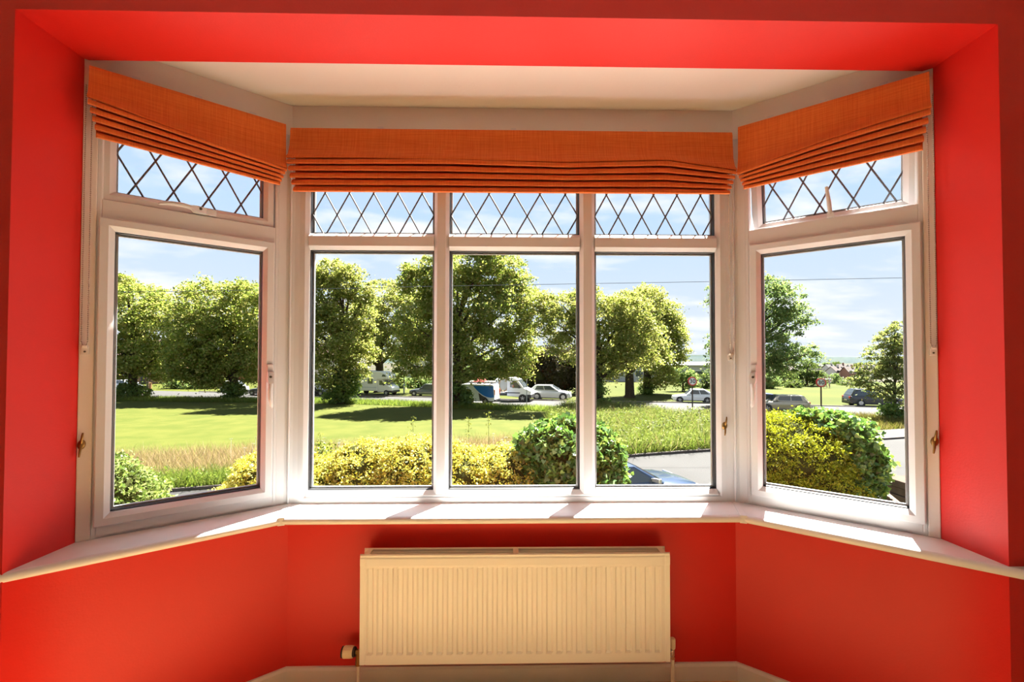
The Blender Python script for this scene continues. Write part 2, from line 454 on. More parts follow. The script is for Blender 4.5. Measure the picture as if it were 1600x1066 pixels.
# window_2: the front one, six fixed lights
w2o = struct(empty('window_2', matrix=MF))
gx = [(0.081, 0.667), (0.738, 1.358), (1.43, 2.011)]
gb, gt, tb, tt = 0.876, 2.0075, 2.085, 2.43
b = MB(); b.ring(0.041, 2.051, SILL_Z, HEAD, [(0, 0), (0.024, 0), (0.04, 0.016), (0.04, 0.07), (0, 0.07)])
b.build('outer_frame', PVC, parent=w2o)
def bar(lo, hi, vert, name, z0=None, z1=None):
    """a mullion or transom with sloped beads both sides"""
    w = hi-lo
    pr = [(lo+0.016, 0.0), (hi-0.016, 0.0), (hi, 0.016), (hi, 0.07), (lo, 0.07), (lo, 0.016)]
    b = MB()
    if vert: b.loft([[(x, n_, z0) for x, n_ in pr], [(x, n_, z1) for x, n_ in pr]])
    else: b.loft([[(z0, n_, x) for x, n_ in pr], [(z1, n_, x) for x, n_ in pr]])
    return b.build(name, PVC, parent=w2o)
bar(0.667, 0.738, True, 'mullion', SILL_Z+0.04, HEAD-0.04); bar(1.358, 1.43, True, 'mullion', SILL_Z+0.04, HEAD-0.04)
b = MB(); b.box((0.081, 0.02, SILL_Z+0.03), (2.011, 0.07, gb-0.012)); b.loft([[(x, 0.0, SILL_Z+0.03), (x, 0.0, gb-0.018), (x, 0.016, gb), (x, 0.07, gb), (x, 0.07, SILL_Z+0.03)] for x in (0.081, 2.011)])
b.build('bottom_rail', PVC, parent=w2o)
for a, c in gx: bar(gt, tb, False, 'transom', a, c)
b = MB(); b.box((0.081, 0.001, tt), (2.011, 0.07, HEAD-0.03)); b.build('top_rail', PVC, parent=w2o)
for a, c in gx:
    glazing(w2o, a, c, gb, gt); glazing(w2o, a, c, tb, tt)
    leads(w2o, a+0.0045, c-0.0045, tb+0.004, tt-0.004, 5, 2.181, 0.1055, 0.0335)

# window_1 and window_3: canted side windows, casement below, lattice top light above
def handle(parent, x, z, flip, lay=False, n=0.0):
    """espagnolette handle: backplate with lock button, neck, slim curved lever"""
    h = empty('handle', parent=parent); h.location = (x, n, z)
    if lay: h.rotation_euler = (0, math.pi/2, 0)
    b = MB(); b.box((-0.013, -0.011, -0.022), (0.013, 0.0, 0.062)); b.build('backplate', PVC, parent=h, bevel=0.004)
    b = MB(); b.loft([[(-0.011, -0.012, 0.03), (0.011, -0.012, 0.03), (0.011, -0.026, 0.026), (-0.011, -0.026, 0.026)], [(-0.013, -0.01, -0.006), (0.013, -0.01, -0.006), (0.013, -0.034, -0.004), (-0.013, -0.034, -0.004)], [(-0.010, -0.020, -0.026), (0.010, -0.020, -0.026), (0.010, -0.040, -0.024), (-0.010, -0.040, -0.024)]])
    b.tube([(0, -0.030, -0.02), (flip*0.004, -0.036, -0.05), (flip*0.003, -0.038, -0.09), (-flip*0.003, -0.034, -0.122), (-flip*0.006, -0.031, -0.130)], [0.010, 0.0095, 0.0085, 0.0075, 0.004], 8)
    b.build('lever', PVC, parent=h, smooth=50)
    b = MB(); b.lathe([(0.0055, 0), (0.0055, 0.004), (0.003, 0.005)], 10, T(flip*0.002, -0.034, 0.006) @ Rx(math.pi/2)); b.build('lock_button', mat('dark_lock', (0.09, 0.07, 0.05), 0.4, metal=0.5), parent=h)
    return h
def side_window(name, M, sg, tilt):
    w = struct(empty(name, matrix=M))
    def X(a, c): return (min(sg*a, sg*c), max(sg*a, sg*c))
    x0, x1 = X(0.662, 0.052)
    b = MB(); b.ring(x0, x1, SILL_Z, HEAD, [(0, 0), (0.012, 0), (0.016, 0.004), (0.016, 0.07), (0, 0.07)])
    b.box((x0+0.014, 0.0, SILL_Z), (x1-0.014, 0.07, 0.866)); b.box((x0+0.014, 0.0, 2.022), (x1-0.014, 0.07, 2.094)); b.box((x0+0.014, 0.0, 2.492), (x1-0.014, 0.07, HEAD))
    b.build('outer_frame', PVC, parent=w, bevel=0.002)
    s0, s1 = X(0.655, 0.069); g0, g1 = X(0.613, 0.113)
    sh = empty('casement', parent=w)
    b = MB(); b.ring(s0, s1, 0.866, 2.023, sash_prof(0.044, -0.014)); b.build('sash_frame', PVC, parent=sh)
    glazing(sh, g0-0.002, g1+0.002, 0.911, 1.979, 0.026)
    handle(w, sg*0.0835, 1.405, sg, n=-0.014)
    # top light, hinged along its head
    piv = empty('top_light', parent=w); piv.location = (0, 0.03, 2.47)
    if tilt: piv.rotation_euler = (tilt, 0, 0)
    z0, z1 = 2.094-2.47, 2.492-2.47
    b = MB(); b.ring(s0+0.002, s1-0.002, z0, z1, [(i, n_-0.03) for i, n_ in sash_prof(0.040, 0.008)]); b.build('sash_frame', PVC, parent=piv)
    h0, h1 = X(0.618, 0.113)
    glazing(piv, h0-0.003, h1+0.003, z0+0.038, z1-0.038, 0.016)
    p = 0.1195
    # lattice: crossings at z 2.186 (x from the photo) with rows 0.113 apart
    return w, piv, (h0, h1, z0+0.042, z1-0.042)
w1, p1, r1 = side_window('window_1', ML, -1, 0.0)
w3, p3, r3 = side_window('window_3', MR, 1, 0.20)
def side_leads(piv, r, sg, xk, zc):
    x0, x1, z0, z1 = r
    p, hh = 0.1195, 0.112
    for s in (1, -1):
        for k in range(-9, 10):
            g = s*p/(2*hh)
            xb = xk+k*p
            lo, hi = z0, z1
            for xe in (x0, x1):
                ze = zc+(xe-xb)/g
                if (xe == x0) == (g > 0): lo = max(lo, ze)
                else: hi = min(hi, ze)
            if hi-lo < 0.012: continue
            A, B = Vector((xb+g*(lo-zc), 0.0155, lo)), Vector((xb+g*(hi-zc), 0.0155, hi))
            d = (B-A).normalized(); t = Vector((-d.z, 0, d.x))*0.0036; o = Vector((0, -0.0022, 0))
            b = MB(); b.loft([[A+t, A+t*0.5+o, A-t*0.5+o, A-t], [B+t, B+t*0.5+o, B-t*0.5+o, B-t]])
            b.build('lead_strip', LEAD, parent=piv)
side_leads(p1, r1, -1, -0.436, 2.185-2.47)
side_leads(p3, r3, 1, 0.335, 2.178-2.47)
# left top light: its lever lies along the bottom rail; right one is propped open on a stay
handle(w1, -0.352, 2.112, -1, lay=True, n=0.008)
st = empty('stay', parent=w3); st.location = (0.375, 0.0, 2.105)
b = MB(); b.box((-0.012, -0.012, -0.012), (0.012, 0.004, 0.010)); b.build('stay_base', PVC, parent=st, bevel=0.003)
b = MB(); b.tube([(0, -0.004, 0.0), (-0.004, -0.02, 0.05), (-0.012, -0.03, 0.115)], [0.008, 0.0085, 0.006], 8); b.build('stay_arm', mat('pale_stay', (0.62, 0.60, 0.55), 0.35), parent=st, smooth=60)
# corner posts and end boards
for nm, m_, MA, MBx, sa in (('trim_4', mL, ML, MF, -1), ('trim_5', mR, MR, MF, 1)):
    if sa < 0: poly = [w2(ML, -0.052, 0.0), w2(ML, -0.020, -0.003), mL(-0.008), w2(MF, 0.020, -0.003), w2(MF, 0.041, 0.0), w2(MF, 0.041, 0.07), mL(0.09), w2(ML, -0.052, 0.07)]
    else: poly = [w2(MR, 0.052, 0.0), w2(MR, 0.020, -0.003), mR(-0.008), w2(MF, 2.07, -0.003), w2(MF, 2.051, 0.0), w2(MF, 2.051, 0.07), mR(0.09), w2(MR, 0.052, 0.07)]
    b = MB(); b.prism(poly, SILL_Z, HEAD+0.01); struct(b.build(nm, PVC))
    b = MB(); c = m_(-0.011)
    b.lathe([(0.005, SILL_Z), (0.005, HEAD)], 10, T(c[0], c[1], 0)); struct(b.build(nm+'_bead', PVC, smooth=60))
for nm, m_ in (('added_post_left', mL), ('added_post_right', mR)):  # unseen outer posts, added to keep the sun off the left window
    a, c = Vector(m_(0.085)), Vector(m_(0.25)); d = (c-a).normalized(); t = Vector((-d.y, d.x))*0.036
    b = MB(); b.prism([tuple(a+t), tuple(a-t), tuple(c-t), tuple(c+t)], SILL_Z-0.03, CEIL); struct(b.build(nm, PVC))
b = MB(); b.prism([w2(ML, -SL, -0.004), w2(ML, -0.662, -0.004), w2(ML, -0.662, 0.07), w2(ML, -SL, 0.07)], SILL_Z, HEAD+0.05); struct(b.build('trim_6', TRIMW, bevel=0.003))
b = MB(); b.prism([w2(MR, SR, -0.004), w2(MR, 0.662, -0.004), w2(MR, 0.662, 0.07), w2(MR, SR, 0.07)], SILL_Z, HEAD+0.05); struct(b.build('trim_7', TRIMW, bevel=0.003))

# ------------------------------------------------------------------ roman blinds
def fabric():
    m = bpy.data.materials.new('orange_linen'); m.use_nodes = True
    n, l = m.node_tree.nodes, m.node_tree.links; p = n['Principled BSDF']
    tc = n.new('ShaderNodeTexCoord'); 
    fac = None
    for sc_, r in (((9, 9, 420), 1), ((420, 9, 9), 0)):
        mp = n.new('ShaderNodeMapping'); mp.inputs['Scale'].default_value = sc_; l.new(tc.outputs['Object'], mp.inputs[0])
        nz = n.new('ShaderNodeTexNoise'); nz.inputs['Scale'].default_value = 1; nz.inputs['Detail'].default_value = 3; l.new(mp.outputs[0], nz.inputs['Vector'])
        if fac is None: fac = nz.outputs['Fac']
        else:
            a = n.new('ShaderNodeMath'); a.operation = 'ADD'; l.new(fac, a.inputs[0]); l.new(nz.outputs['Fac'], a.inputs[1]); fac = a.outputs[0]
    rp = n.new('ShaderNodeMapRange'); rp.inputs[1].default_value = 0.7; rp.inputs[2].default_value = 1.35; l.new(fac, rp.inputs[0])
    mx = n.new('ShaderNodeMix'); mx.data_type = 'RGBA'; mx.inputs[6].default_value = (0.68, 0.135, 0.020, 1); mx.inputs[7].default_value = (0.85, 0.25, 0.05, 1)
    l.new(rp.outputs[0], mx.inputs[0]); l.new(mx.outputs[2], p.inputs['Base Color'])
    p.inputs['Roughness'].default_value = 0.8; p.inputs['Specular IOR Level'].default_value = 0.2; p.inputs['Sheen Weight'].default_value = 0.15
    b = n.new('ShaderNodeBump'); b.inputs['Strength'].default_value = 0.25; b.inputs['Distance'].default_value = 0.002
    l.new(fac, b.inputs['Height']); l.new(b.outputs[0], p.inputs['Normal'])
    return m
LINEN = fabric()
CHAIN = mat('steel_bead_chain', (0.36, 0.30, 0.24), 0.35, metal=0.7)
def bead_chain(name, strands, parent):
    """strands of small round beads on a cord, one mesh"""
    b = MB(); k = 0.0030
    octa = [(1,0,0),(-1,0,0),(0,1,0),(0,-1,0),(0,0,1),(0,0,-1)]
    fs = [(0,2,4),(2,1,4),(1,3,4),(3,0,4),(2,0,5),(1,2,5),(3,1,5),(0,3,5)]
    for pts in strands:
        pts = [Vector(p) for p in pts]
        for a, c in zip(pts, pts[1:]):
            nn = max(1, int((c-a).length/0.0078))
            for i in range(nn):
                q = a.lerp(c, i/nn); b.add([q+Vector(o)*k for o in octa], fs)
        b.tube(pts, 0.0009, 4)
    return b.build(name, CHAIN, parent=parent)
def roman_blind(M, x0, x1, label, seed, zt, zf, zb, tuck=0.006):
    """zf: height of the lip of the top panel along the blind; zb: height of its lower edge"""
    root = tag(empty('roman_blind', matrix=M), label, 'blind')
    r = random.Random(seed); ph = [r.uniform(0, 6) for _ in range(6)]
    NX = 40
    def pl(t, pts):
        for (a, c), (d, e) in zip(pts, pts[1:]):
            if t <= d: return c+(e-c)*(t-a)/(d-a)
        return pts[-1][1]
    def wob(t, i, a): return a*(math.sin(2.1*t*3+ph[i % 6])+0.6*math.sin(5.7*t*2+ph[(i+2) % 6]))
    def sheet(name, prof, i, xa, xb, amp):
        rings = []
        for k in range(NX+1):
            x = xa+(xb-xa)*k/NX; t = (x-x0)/(x1-x0); t = min(1, max(0, t))
            F_, B_ = pl(t, zf)+wob(t, i, amp), pl(t, zb); dn = wob(t, i+1, amp*0.5)
            rings.append([(x, n_+dn*(1 if g != 'T' else 0.3), (zt+dz if g == 'T' else F_+dz if g == 'F' else F_-(F_-B_)*g/5.0+dz)) for n_, g, dz in prof])
        b = MB(); b.loft(rings); return b.build(name, LINEN, parent=root, smooth=50)
    hr = MB(); hr.box((x0+0.004, -0.045, zt-0.028), (x1-0.004, -0.003, zt+0.006)); hr.build('headrail', mat('headrail_white', (0.75, 0.70, 0.62), 0.4), parent=root, bevel=0.002)
    for k in range(3):
        x = x0+(x1-x0)*(0.2+0.3*k); q = MB(); q.box((x-0.012, -0.047, zt-0.004), (x+0.012, -0.002, zt+0.012)); q.build('bracket', PVC, parent=root)
    sheet('top_panel', [(-0.052, 'T', 0), (-0.057, 'T', -0.02), (-0.055, 'T', -0.026), (-0.060, 'F', 0.06), (-0.074, 'F', 0.015), (-0.090, 'F', -0.002), (-0.091, 'F', -0.009), (-0.080, 'F', -0.010), (-0.064, 'F', 0.008), (-0.050, 'F', 0.055), (-0.047, 'T', -0.03), (-0.047, 'T', 0)], 0, x0, x1, 0.0022)
    lb = sheet('lining', [(-0.046, 'T', -0.03), (-0.046, 5, 0.006), (-0.043, 5, 0.006), (-0.043, 'T', -0.03)], 0, x0+0.02, x1-0.02, 0.0)
    for i in range(5):
        t = tuck*(i+0.4); o = 0.0035*i; g, g2 = i, i+1
        sheet('fold', [(-0.048+o, g, 0.002), (-0.072+o, g, -0.004), (-0.088+o, g+0.45, 0), (-0.095+o, g2, 0.004), (-0.094+o, g2, -0.003), (-0.085+o, g2, -0.004), (-0.072+o, g+0.75, 0), (-0.048+o, g+0.5, 0)], i+1, x0+t, x1-t, 0.0010)
    return root
bl = roman_blind(ML, -0.684, -0.036, 'rust orange roman blind with its bead chain at the left reveal', 3, 2.562, [(0, 2.436), (1, 2.352)], [(0, 2.300), (1, 2.272)])
bf = roman_blind(MF, 0.018, 2.062, 'widest rust orange roman blind over the three-light front window', 8, 2.552, [(0, 2.405), (0.35, 2.410), (0.62, 2.398), (0.84, 2.414), (1, 2.366)], [(0, 2.254), (1, 2.258)])
br = roman_blind(MR, 0.034, 0.680, 'rust orange roman blind above the open top light', 5, 2.572, [(0, 2.356), (0.5, 2.402), (1, 2.430)], [(0, 2.272), (1, 2.277)])
def chain(root, x, z1, n, spread, hn):
    z0 = 2.50
    s = [(x-spread, n, z0), (x-spread, n, z1+0.02), (x-spread*0.6, n, z1+0.006), (x, n, z1), (x+spread*0.6, n, z1+0.006), (x+spread, n, z1+0.02), (x+spread, n, z0)]
    bead_chain('bead_chain', [s], root)
    h = MB(); h.box((x-0.011, hn, z1-0.028), (x+0.011, hn-0.008, z1+0.002)); h.box((x-0.008, hn-0.006, z1-0.004), (x+0.008, n-0.004, z1+0.006)); h.build('chain_holder', mat('clear_plastic', (0.72, 0.68, 0.62), 0.2), parent=root, bevel=0.002)
    h = MB(); h.lathe([(0.0035, 0), (0.0035, 0.002)], 8, T(x, hn-0.008, z1-0.018) @ Rx(math.pi/2)); h.build('screw', mat('dark_lock', (0.09, 0.07, 0.05), 0.4, metal=0.5), parent=root)
chain(bl, -0.6855, 1.535, -0.022, 0.0085, -0.004)
chain(bf, 2.068, 1.515, -0.022, 0.0085, -0.003)
chain(br, 0.6835, 1.535, -0.022, 0.0085, -0.004)
# brass cord cleats
def cleat(M, x, z, n, label):
    c = tag(empty('cord_cleat', matrix=M @ T(x, n, z) @ Ry(math.radians(6))), label, 'cleat', 'brass cord cleats')
    b = MB(); b.lathe([(0.0135, 0), (0.0135, 0.004), (0.010, 0.008), (0.003, 0.010)], 16, Rx(math.pi/2) @ Matrix.Diagonal((0.85, 1.35, 1, 1))); b.build('boss', BRASS, parent=c, smooth=40)
    for s in (1, -1):
        b = MB(); b.tube([(0, -0.006, 0.006*s), (0, -0.013, 0.018*s), (0, -0.014, 0.034*s), (0, -0.012, 0.044*s)], [0.005, 0.0042, 0.0036, 0.0026], 8); b.build('horn', BRASS, parent=c, smooth=50)
cleat(ML, -0.690, 1.176, -0.004, 'brass cord cleat screwed to the board by the left reveal')
cleat(MF, 2.041, 1.178, 0.0, 'brass cord cleat on the jamb of the front window, below its chain')
cleat(MR, 0.683, 1.183, -0.004, 'brass cord cleat screwed to the board by the right reveal')

# ------------------------------------------------------------------ radiator
RAD = mat('cream_radiator_enamel', (0.86, 0.84, 0.77), 0.35, spec=0.4)
rad = tag(empty('radiator', (0.053, D, 0)), 'cream double panel radiator with vertical ribs, below the front window', 'radiator')
def rad_panel(name, x0, x1, yf, z0, z1):
    """pressed steel panel: flat border, vertical flutes with rounded ends"""
    nfl = 30; xs = []
    pitch = (x1-x0-0.06)/nfl
    prof = [(x0, 0)]+[(x0+0.004, -0.003), (x0+0.018, -0.003), (x0+0.022, 0.001)]
    cols = [(x0, 0.008, 0), (x0+0.003, 0.0, 0), (x0+0.020, 0.0, 0), (x0+0.026, 0.002, 0)]
    for k in range(nfl):
        a = x0+0.03+k*pitch
        for t, d in ((0.04, 0), (0.20, 1), (0.56, 1), (0.74, 0)): cols.append((a+t*pitch, 0.0, d))
    cols += [(x1-0.026, 0.002, 0), (x1-0.020, 0.0, 0), (x1-0.003, 0.0, 0), (x1, 0.008, 0)]
    rows = [(z0, 0, 0.008), (z0+0.003, 0, 0), (z0+0.044, 0, 0.0), (z0+0.052, 1, 0), (z1-0.064, 1, 0), (z1-0.056, 0, 0.0), (z1-0.048, 0, -0.002), (z1-0.018, 0, -0.002), (z1-0.012, 0, 0.001), (z1-0.003, 0, 0.0), (z1, 0, 0.010)]
    vs = []; nx = len(cols)
    for z, on, dz in rows:
        for x, e, d in cols: vs.append((x, yf+max(e, dz)+(0.0075 if on and d else 0.0)+(dz if dz < 0 else 0), z))
    fs = [(r*nx+c, r*nx+c+1, (r+1)*nx+c+1, (r+1)*nx+c) for r in range(len(rows)-1) for c in range(nx-1)]
    b = MB(); b.add(vs, fs); o = b.build(name, RAD, parent=rad)
    b = MB(); b.box((x0+0.002, yf+0.0085, z0+0.002), (x1-0.002, yf+0.014, z1-0.002)); b.build('panel_back', RAD, parent=o)
    return o
RY = 1.9445-D
rad_panel('front_panel', -0.689, 0.689, RY, 0.146, 0.628)
rad_panel('back_panel', -0.689, 0.689, RY+0.062, 0.146, 0.628)
for x in (-0.66, 0.0, 0.66):
    b = MB(); b.box((x-0.012, RY+0.013, 0.618), (x+0.012, RY+0.064, 0.626)); b.build('top_bridge', RAD, parent=rad)
b = MB()
for k in range(60):
    x = -0.66+k*0.0224
    b.box((x-0.0006, RY+0.016, 0.18), (x+0.0006, RY+0.060, 0.58))
b.build('convector_fins', RAD, parent=rad)
for x in (-0.45, 0.45):
    b = MB(); b.box((x-0.02, RY+0.0765, 0.2), (x+0.02, -0.001, 0.60)); b.build('wall_bracket', RAD, parent=rad)
PIPE = mat('cream_pipe', (0.80, 0.72, 0.60), 0.35)
vy = RY+0.034
tv = empty('thermostatic_valve', (-0.705, vy, 0.185), parent=rad)
HEADM = mat('valve_head_cream', (0.78, 0.66, 0.42), 0.4)
b = MB(); k = 20
prof = [(0.0225, -0.062), (0.0245, -0.058), (0.0245, -0.036), (0.0235, -0.020)]
rings = [[(z, r*(1.0+(0.04 if j % 2 else 0))*math.cos(2*math.pi*j/40), r*(1.0+(0.04 if j % 2 else 0))*math.sin(2*math.pi*j/40)) for j in range(40)] for r, z in prof]
b.loft(rings); b.build('valve_head', HEADM, parent=tv)
b = MB(); b.lathe([(0.0235, 0), (0.0235, 0.006)], 24, T(-0.069, 0, 0) @ Ry(math.pi/2)); b.build('end_ring', mat('black_plastic', (0.02, 0.02, 0.02), 0.4), parent=tv); b = MB(); b.lathe([(0.018, 0), (0.021, 0.004), (0.021, 0.010), (0.016, 0.014)], 20, T(-0.0215, 0, 0) @ Ry(math.pi/2)); b.build('valve_collar', mat('black_plastic', (0.02, 0.02, 0.02), 0.4), parent=tv, smooth=40)
b = MB(); b.tube([(-0.012, 0, 0), (0.018, 0, 0)], [0.011, 0.010], 10); b.tube([(0.003, 0, 0), (0.003, 0, -0.045)], [0.011, 0.0105], 10); b.lathe([(0.013, 0), (0.013, 0.016)], 6, T(0.003, 0, -0.058)); b.lathe([(0.012, 0), (0.012, 0.016)], 6, T(0.004, 0, 0) @ Ry(math.pi/2)); b.build('valve_body', BRASS, parent=tv, smooth=40)
b = MB(); b.tube([(0.003, 0, -0.055), (0.003, 0, -0.19)], 0.0078, 10); b.build('pipe', PIPE, parent=tv, smooth=50)
lv = empty('lockshield_valve', (0.709, vy, 0.175), parent=rad)
b = MB(); b.lathe([(0.0115, 0.012), (0.0125, 0.02), (0.0125, 0.052), (0.011, 0.056)], 14); b.build('valve_cap', HEADM, parent=lv, smooth=40)
b = MB(); b.tube([(-0.02, 0, 0), (0.004, 0, 0)], 0.0095, 10); b.tube([(0, 0, 0.014), (0, 0, -0.035)], 0.0095, 10); b.lathe([(0.012, 0), (0.012, 0.013)], 6, T(0, 0, -0.035)); b.build('valve_body', CHROME, parent=lv, smooth=40)
b = MB(); b.tube([(0, 0, -0.03), (0, 0, -0.18)], 0.0078, 10); b.build('pipe', PIPE, parent=lv, smooth=50)
# socket plate low on the right bay wall
so = tag(empty('wall_socket', matrix=MR @ T(0.69, 0, 0.236)), 'white socket plate low on the red wall under the right window', 'socket')
b = MB(); b.box((-0.075, -0.010, -0.042), (0.073, 0, 0.043)); b.build('faceplate', PVC, parent=so, bevel=0.004)
for x in (-0.036, 0.036):
    q = MB(); q.box((x-0.007, -0.013, 0.012), (x+0.007, -0.009, 0.026)); q.build('rocker', PVC, parent=so, bevel=0.001)
    q = MB()
    for dx, dz, ww, hh in ((0, 0.0, 0.0025, 0.004), (-0.010, -0.018, 0.004, 0.002), (0.010, -0.018, 0.004, 0.002)): q.box((x+dx-ww, -0.0104, dz-hh), (x+dx+ww, -0.008, dz+hh))
    q.build('pin_slots', GASKET, parent=so)

# ------------------------------------------------------------------ outdoors: ground, streets
def poly_obj(name, pts, z, m, thick=0.12, kind='structure'):
    b = MB(); b.prism([(p[0], p[1]) for p in pts], z-thick, z); o = b.build(name, m)
    if kind: o['kind'] = kind
    return o
GRASSM = mat('mown_grass', (0.0605, 0.0657, 0.0106), 0.9, spec=0.1, var=(0.8, (0.0423, 0.0537, 0.0066), 0.9), bump=(14, 0.8))
FARG = mat('park_grass', (0.0497, 0.0556, 0.0051), 0.9, spec=0.1, var=(0.12, (0.0282, 0.0400, 0.0025), 0.8))
ASPH = mat('asphalt', (0.0300, 0.0289, 0.0280), 0.85, spec=0.25, var=(0.8, (0.0244, 0.0235, 0.0229), 0.9), bump=(60, 0.3))
ASPH2 = mat('road_asphalt', (0.0450, 0.0431, 0.0414), 0.85, spec=0.25, var=(0.35, (0.0366, 0.0348, 0.0337), 0.9))
PAVE = mat('pale_pavement', (0.0563, 0.0504, 0.0445), 0.85, spec=0.2, var=(1.2, (0.0458, 0.0411, 0.0364), 0.8))
KERB = mat('old_kerb', (0.085, 0.066, 0.056), 0.85, var=(5, (0.05, 0.042, 0.036), 1.0))
b = MB(); b.prism([(-260, 2.6), (330, 2.6), (330, 82), (26, 82), (26, 150), (-260, 150)], GZ-0.6, GZ-0.02); struct(b.build('ground', FARG))
# mown lawn between the near street and the main road
NS = [(-40, 5.6), (-11.1, 14.45), (7.2, 19.85), (21.5, 23.6), (45, 30.2)]      # far kerb of the near street
MR_near = [(-75, 55), (-46, 50.0), (-16, 46.3), (-2, 41.2), (10.6, 36.8), (13.0, 31.5), (17, 30.3), (20, 34.4), (27, 33.2), (60, 26.0)]
MR_far = [(-95, 72), (-51, 61.5), (4.6, 45.9), (20.5, 43.0), (33, 39.6), (70, 31.0)]
poly_obj('lawn', NS[:3]+[(10.6, 36.8), (-2, 41.2), (-16, 46.3), (-46, 50), (-75, 55)], GZ+0.02, GRASSM, 0.05)
poly_obj('road_main', MR_near+MR_far[::-1], GZ+0.005, ASPH2, 0.02)
near_edge = [(-40, 2.7), (-11, 8.5), (6, 9.4), (11, 12.6), (15.6, 15.2), (45, 22)]
poly_obj('street', NS+near_edge[::-1], GZ+0.004, ASPH, 0.018)
def strip(pts, w, side=1):
    out = []
    P = [Vector(p) for p in pts]
    for i, p in enumerate(P):
        d = (P[min(i+1, len(P)-1)]-P[max(i-1, 0)]).normalized(); out.append(p+Vector((-d.y, d.x))*w*side)
    return [tuple(p) for p in P]+[tuple(p) for p in out[::-1]]
def kerb_stones(name, pts, w, h, m, stone=0.91, visible=None):
    """a kerb laid from single stones"""
    root = struct(empty(name)); P = [Vector(p) for p in pts]; r = random.Random(7)
    for a, c in zip(P, P[1:]):
        d = (c-a).normalized(); nn = max(1, round((c-a).length/stone)); st_l = (c-a).length/nn; ang = math.atan2(d.y, d.x)
        for i in range(nn):
            q = a+d*(i+0.5)*st_l
            if visible and not visible(q): continue
            b = MB(); b.box((-st_l/2+0.005, 0, -0.1), (st_l/2-0.005, w, h+r.uniform(-0.008, 0.008)))
            o = b.build('kerb_stone', m, parent=root); o.location = (q.x, q.y, GZ); o.rotation_euler = (0, 0, ang+r.uniform(-0.008, 0.008))
    return root
kerb_stones('trim_10', NS, 0.13, 0.11, KERB, visible=lambda q: -13.5 < q.x < 24)
kerb_stones('trim_11', MR_far, 0.16, 0.10, mat('road_kerb', (0.15, 0.13, 0.11), 0.85), 1.8, visible=lambda q: -40 < q.x < 45)
poly_obj('pavement_far', strip([(9.2, 20.6), (21.3, 23.75), (40, 29)], 1.9), GZ+0.09, PAVE, 0.1)
poly_obj('pavement_near', [(9.5, 11.2), (12.0, 13.4), (15.6, 15.3), (30, 18.6), (30, 14.5), (14.2, 11.4), (10.5, 9.0)], GZ+0.09, PAVE, 0.1)
# raised front garden under the hedges
b = MB(); b.prism([(-10, 2.35), (6.6, 2.35), (6.9, 7.6), (-10, 7.9)], GZ-0.3, -1.25)
struct(b.build('ground_garden', mat('bounce_paving', (0.42, 0.39, 0.34), 0.9, spec=0.15, var=(3, (0.34, 0.31, 0.27), 1.0))))  # unseen pale paving, invented to bounce sunlight up to the bay ceiling
GARD = -1.25

# ------------------------------------------------------------------ grasses
def blades(name, pts, h, w, m, seed, lean=0.75):
    r = np.random.default_rng(seed); n = len(pts)
    hh = h*r.uniform(0.5, 1.25, n); an = r.uniform(0, 2*math.pi, n); an2 = r.uniform(0, 2*math.pi, n)
    ln = hh*lean*r.uniform(0.2, 1.4, n)
    P = np.array(pts)
    dx, dy = np.cos(an)*w*0.5, np.sin(an)*w*0.5
    V = np.zeros((n, 3, 3))
    V[:, 0] = P; V[:, 0, 0] -= dx; V[:, 0, 1] -= dy
    V[:, 1] = P; V[:, 1, 0] += dx; V[:, 1, 1] += dy
    V[:, 2] = P; V[:, 2, 0] += np.cos(an2)*ln; V[:, 2, 1] += np.sin(an2)*ln; V[:, 2, 2] += hh
    o = np_mesh(name, V, 3, m); o['kind'] = 'stuff'; return o
def inpoly(x, y, poly):
    c = np.zeros(len(x), bool); k = len(poly)
    for i in range(k):
        (x1, y1), (x2, y2) = poly[i], poly[(i+1) % k]
        t = ((y1 > y) != (y2 > y))
        with np.errstate(divide='ignore', invalid='ignore'):
            c ^= t & (x < (x2-x1)*(y-y1)/(y2-y1)+x1)
    return c
def scatter(poly, n, seed, z):
    r = np.random.default_rng(seed); xs, ys = [p[0] for p in poly], [p[1] for p in poly]
    X = r.uniform(min(xs), max(xs), n*4); Y = r.uniform(min(ys), max(ys), n*4)
    m = inpoly(X, Y, poly); X, Y = X[m][:n], Y[m][:n]
    return np.stack([X, Y, np.full(len(X), z)], 1)
GB = leafmat('long_grass', [(0.054, 0.095, 0.009), (0.094, 0.128, 0.018), (0.115, 0.141, 0.030), (0.066, 0.117, 0.013)], 0.4, 0.03)
GP = leafmat('seeding_grass', [(0.201, 0.134, 0.068), (0.174, 0.147, 0.047), (0.228, 0.167, 0.101), (0.134, 0.140, 0.027)], 0.35, 0.02)
GDK = leafmat('verge_grass', [(0.059, 0.102, 0.015), (0.101, 0.149, 0.020), (0.134, 0.166, 0.024)], 0.4, 0.03)
stripA = [(-18, 12.45), (-11.1, 14.55), (4, 19.0), (4, 23.6), (-1.5, 21.8), (-6, 20.6), (-11, 20.3), (-18, 18.6)]
stripA0 = [(-18, 12.45), (-11.1, 14.55), (4, 19.0), (4, 20.4), (-11, 16.1), (-18, 14.0)]
blades('long_grass', scatter(stripA0, 24000, 1, GZ), 0.55, 0.028, GB, 1)
tag(bpy.data.objects['long_grass'], 'lush green grass along the kerb of the near street', 'grass')
stripA1 = [(-18, 14.0), (-11, 16.0), (4, 20.2), (4, 23.6), (-1.5, 22.2), (-6, 21.2), (-11, 20.6), (-18, 18.6)]
tag(blades('seeding_grass', scatter(stripA1, 30000, 2, GZ), 0.62, 0.022, GP, 2), 'pinkish brown seeding grass at the edge of the mown lawn', 'grass')
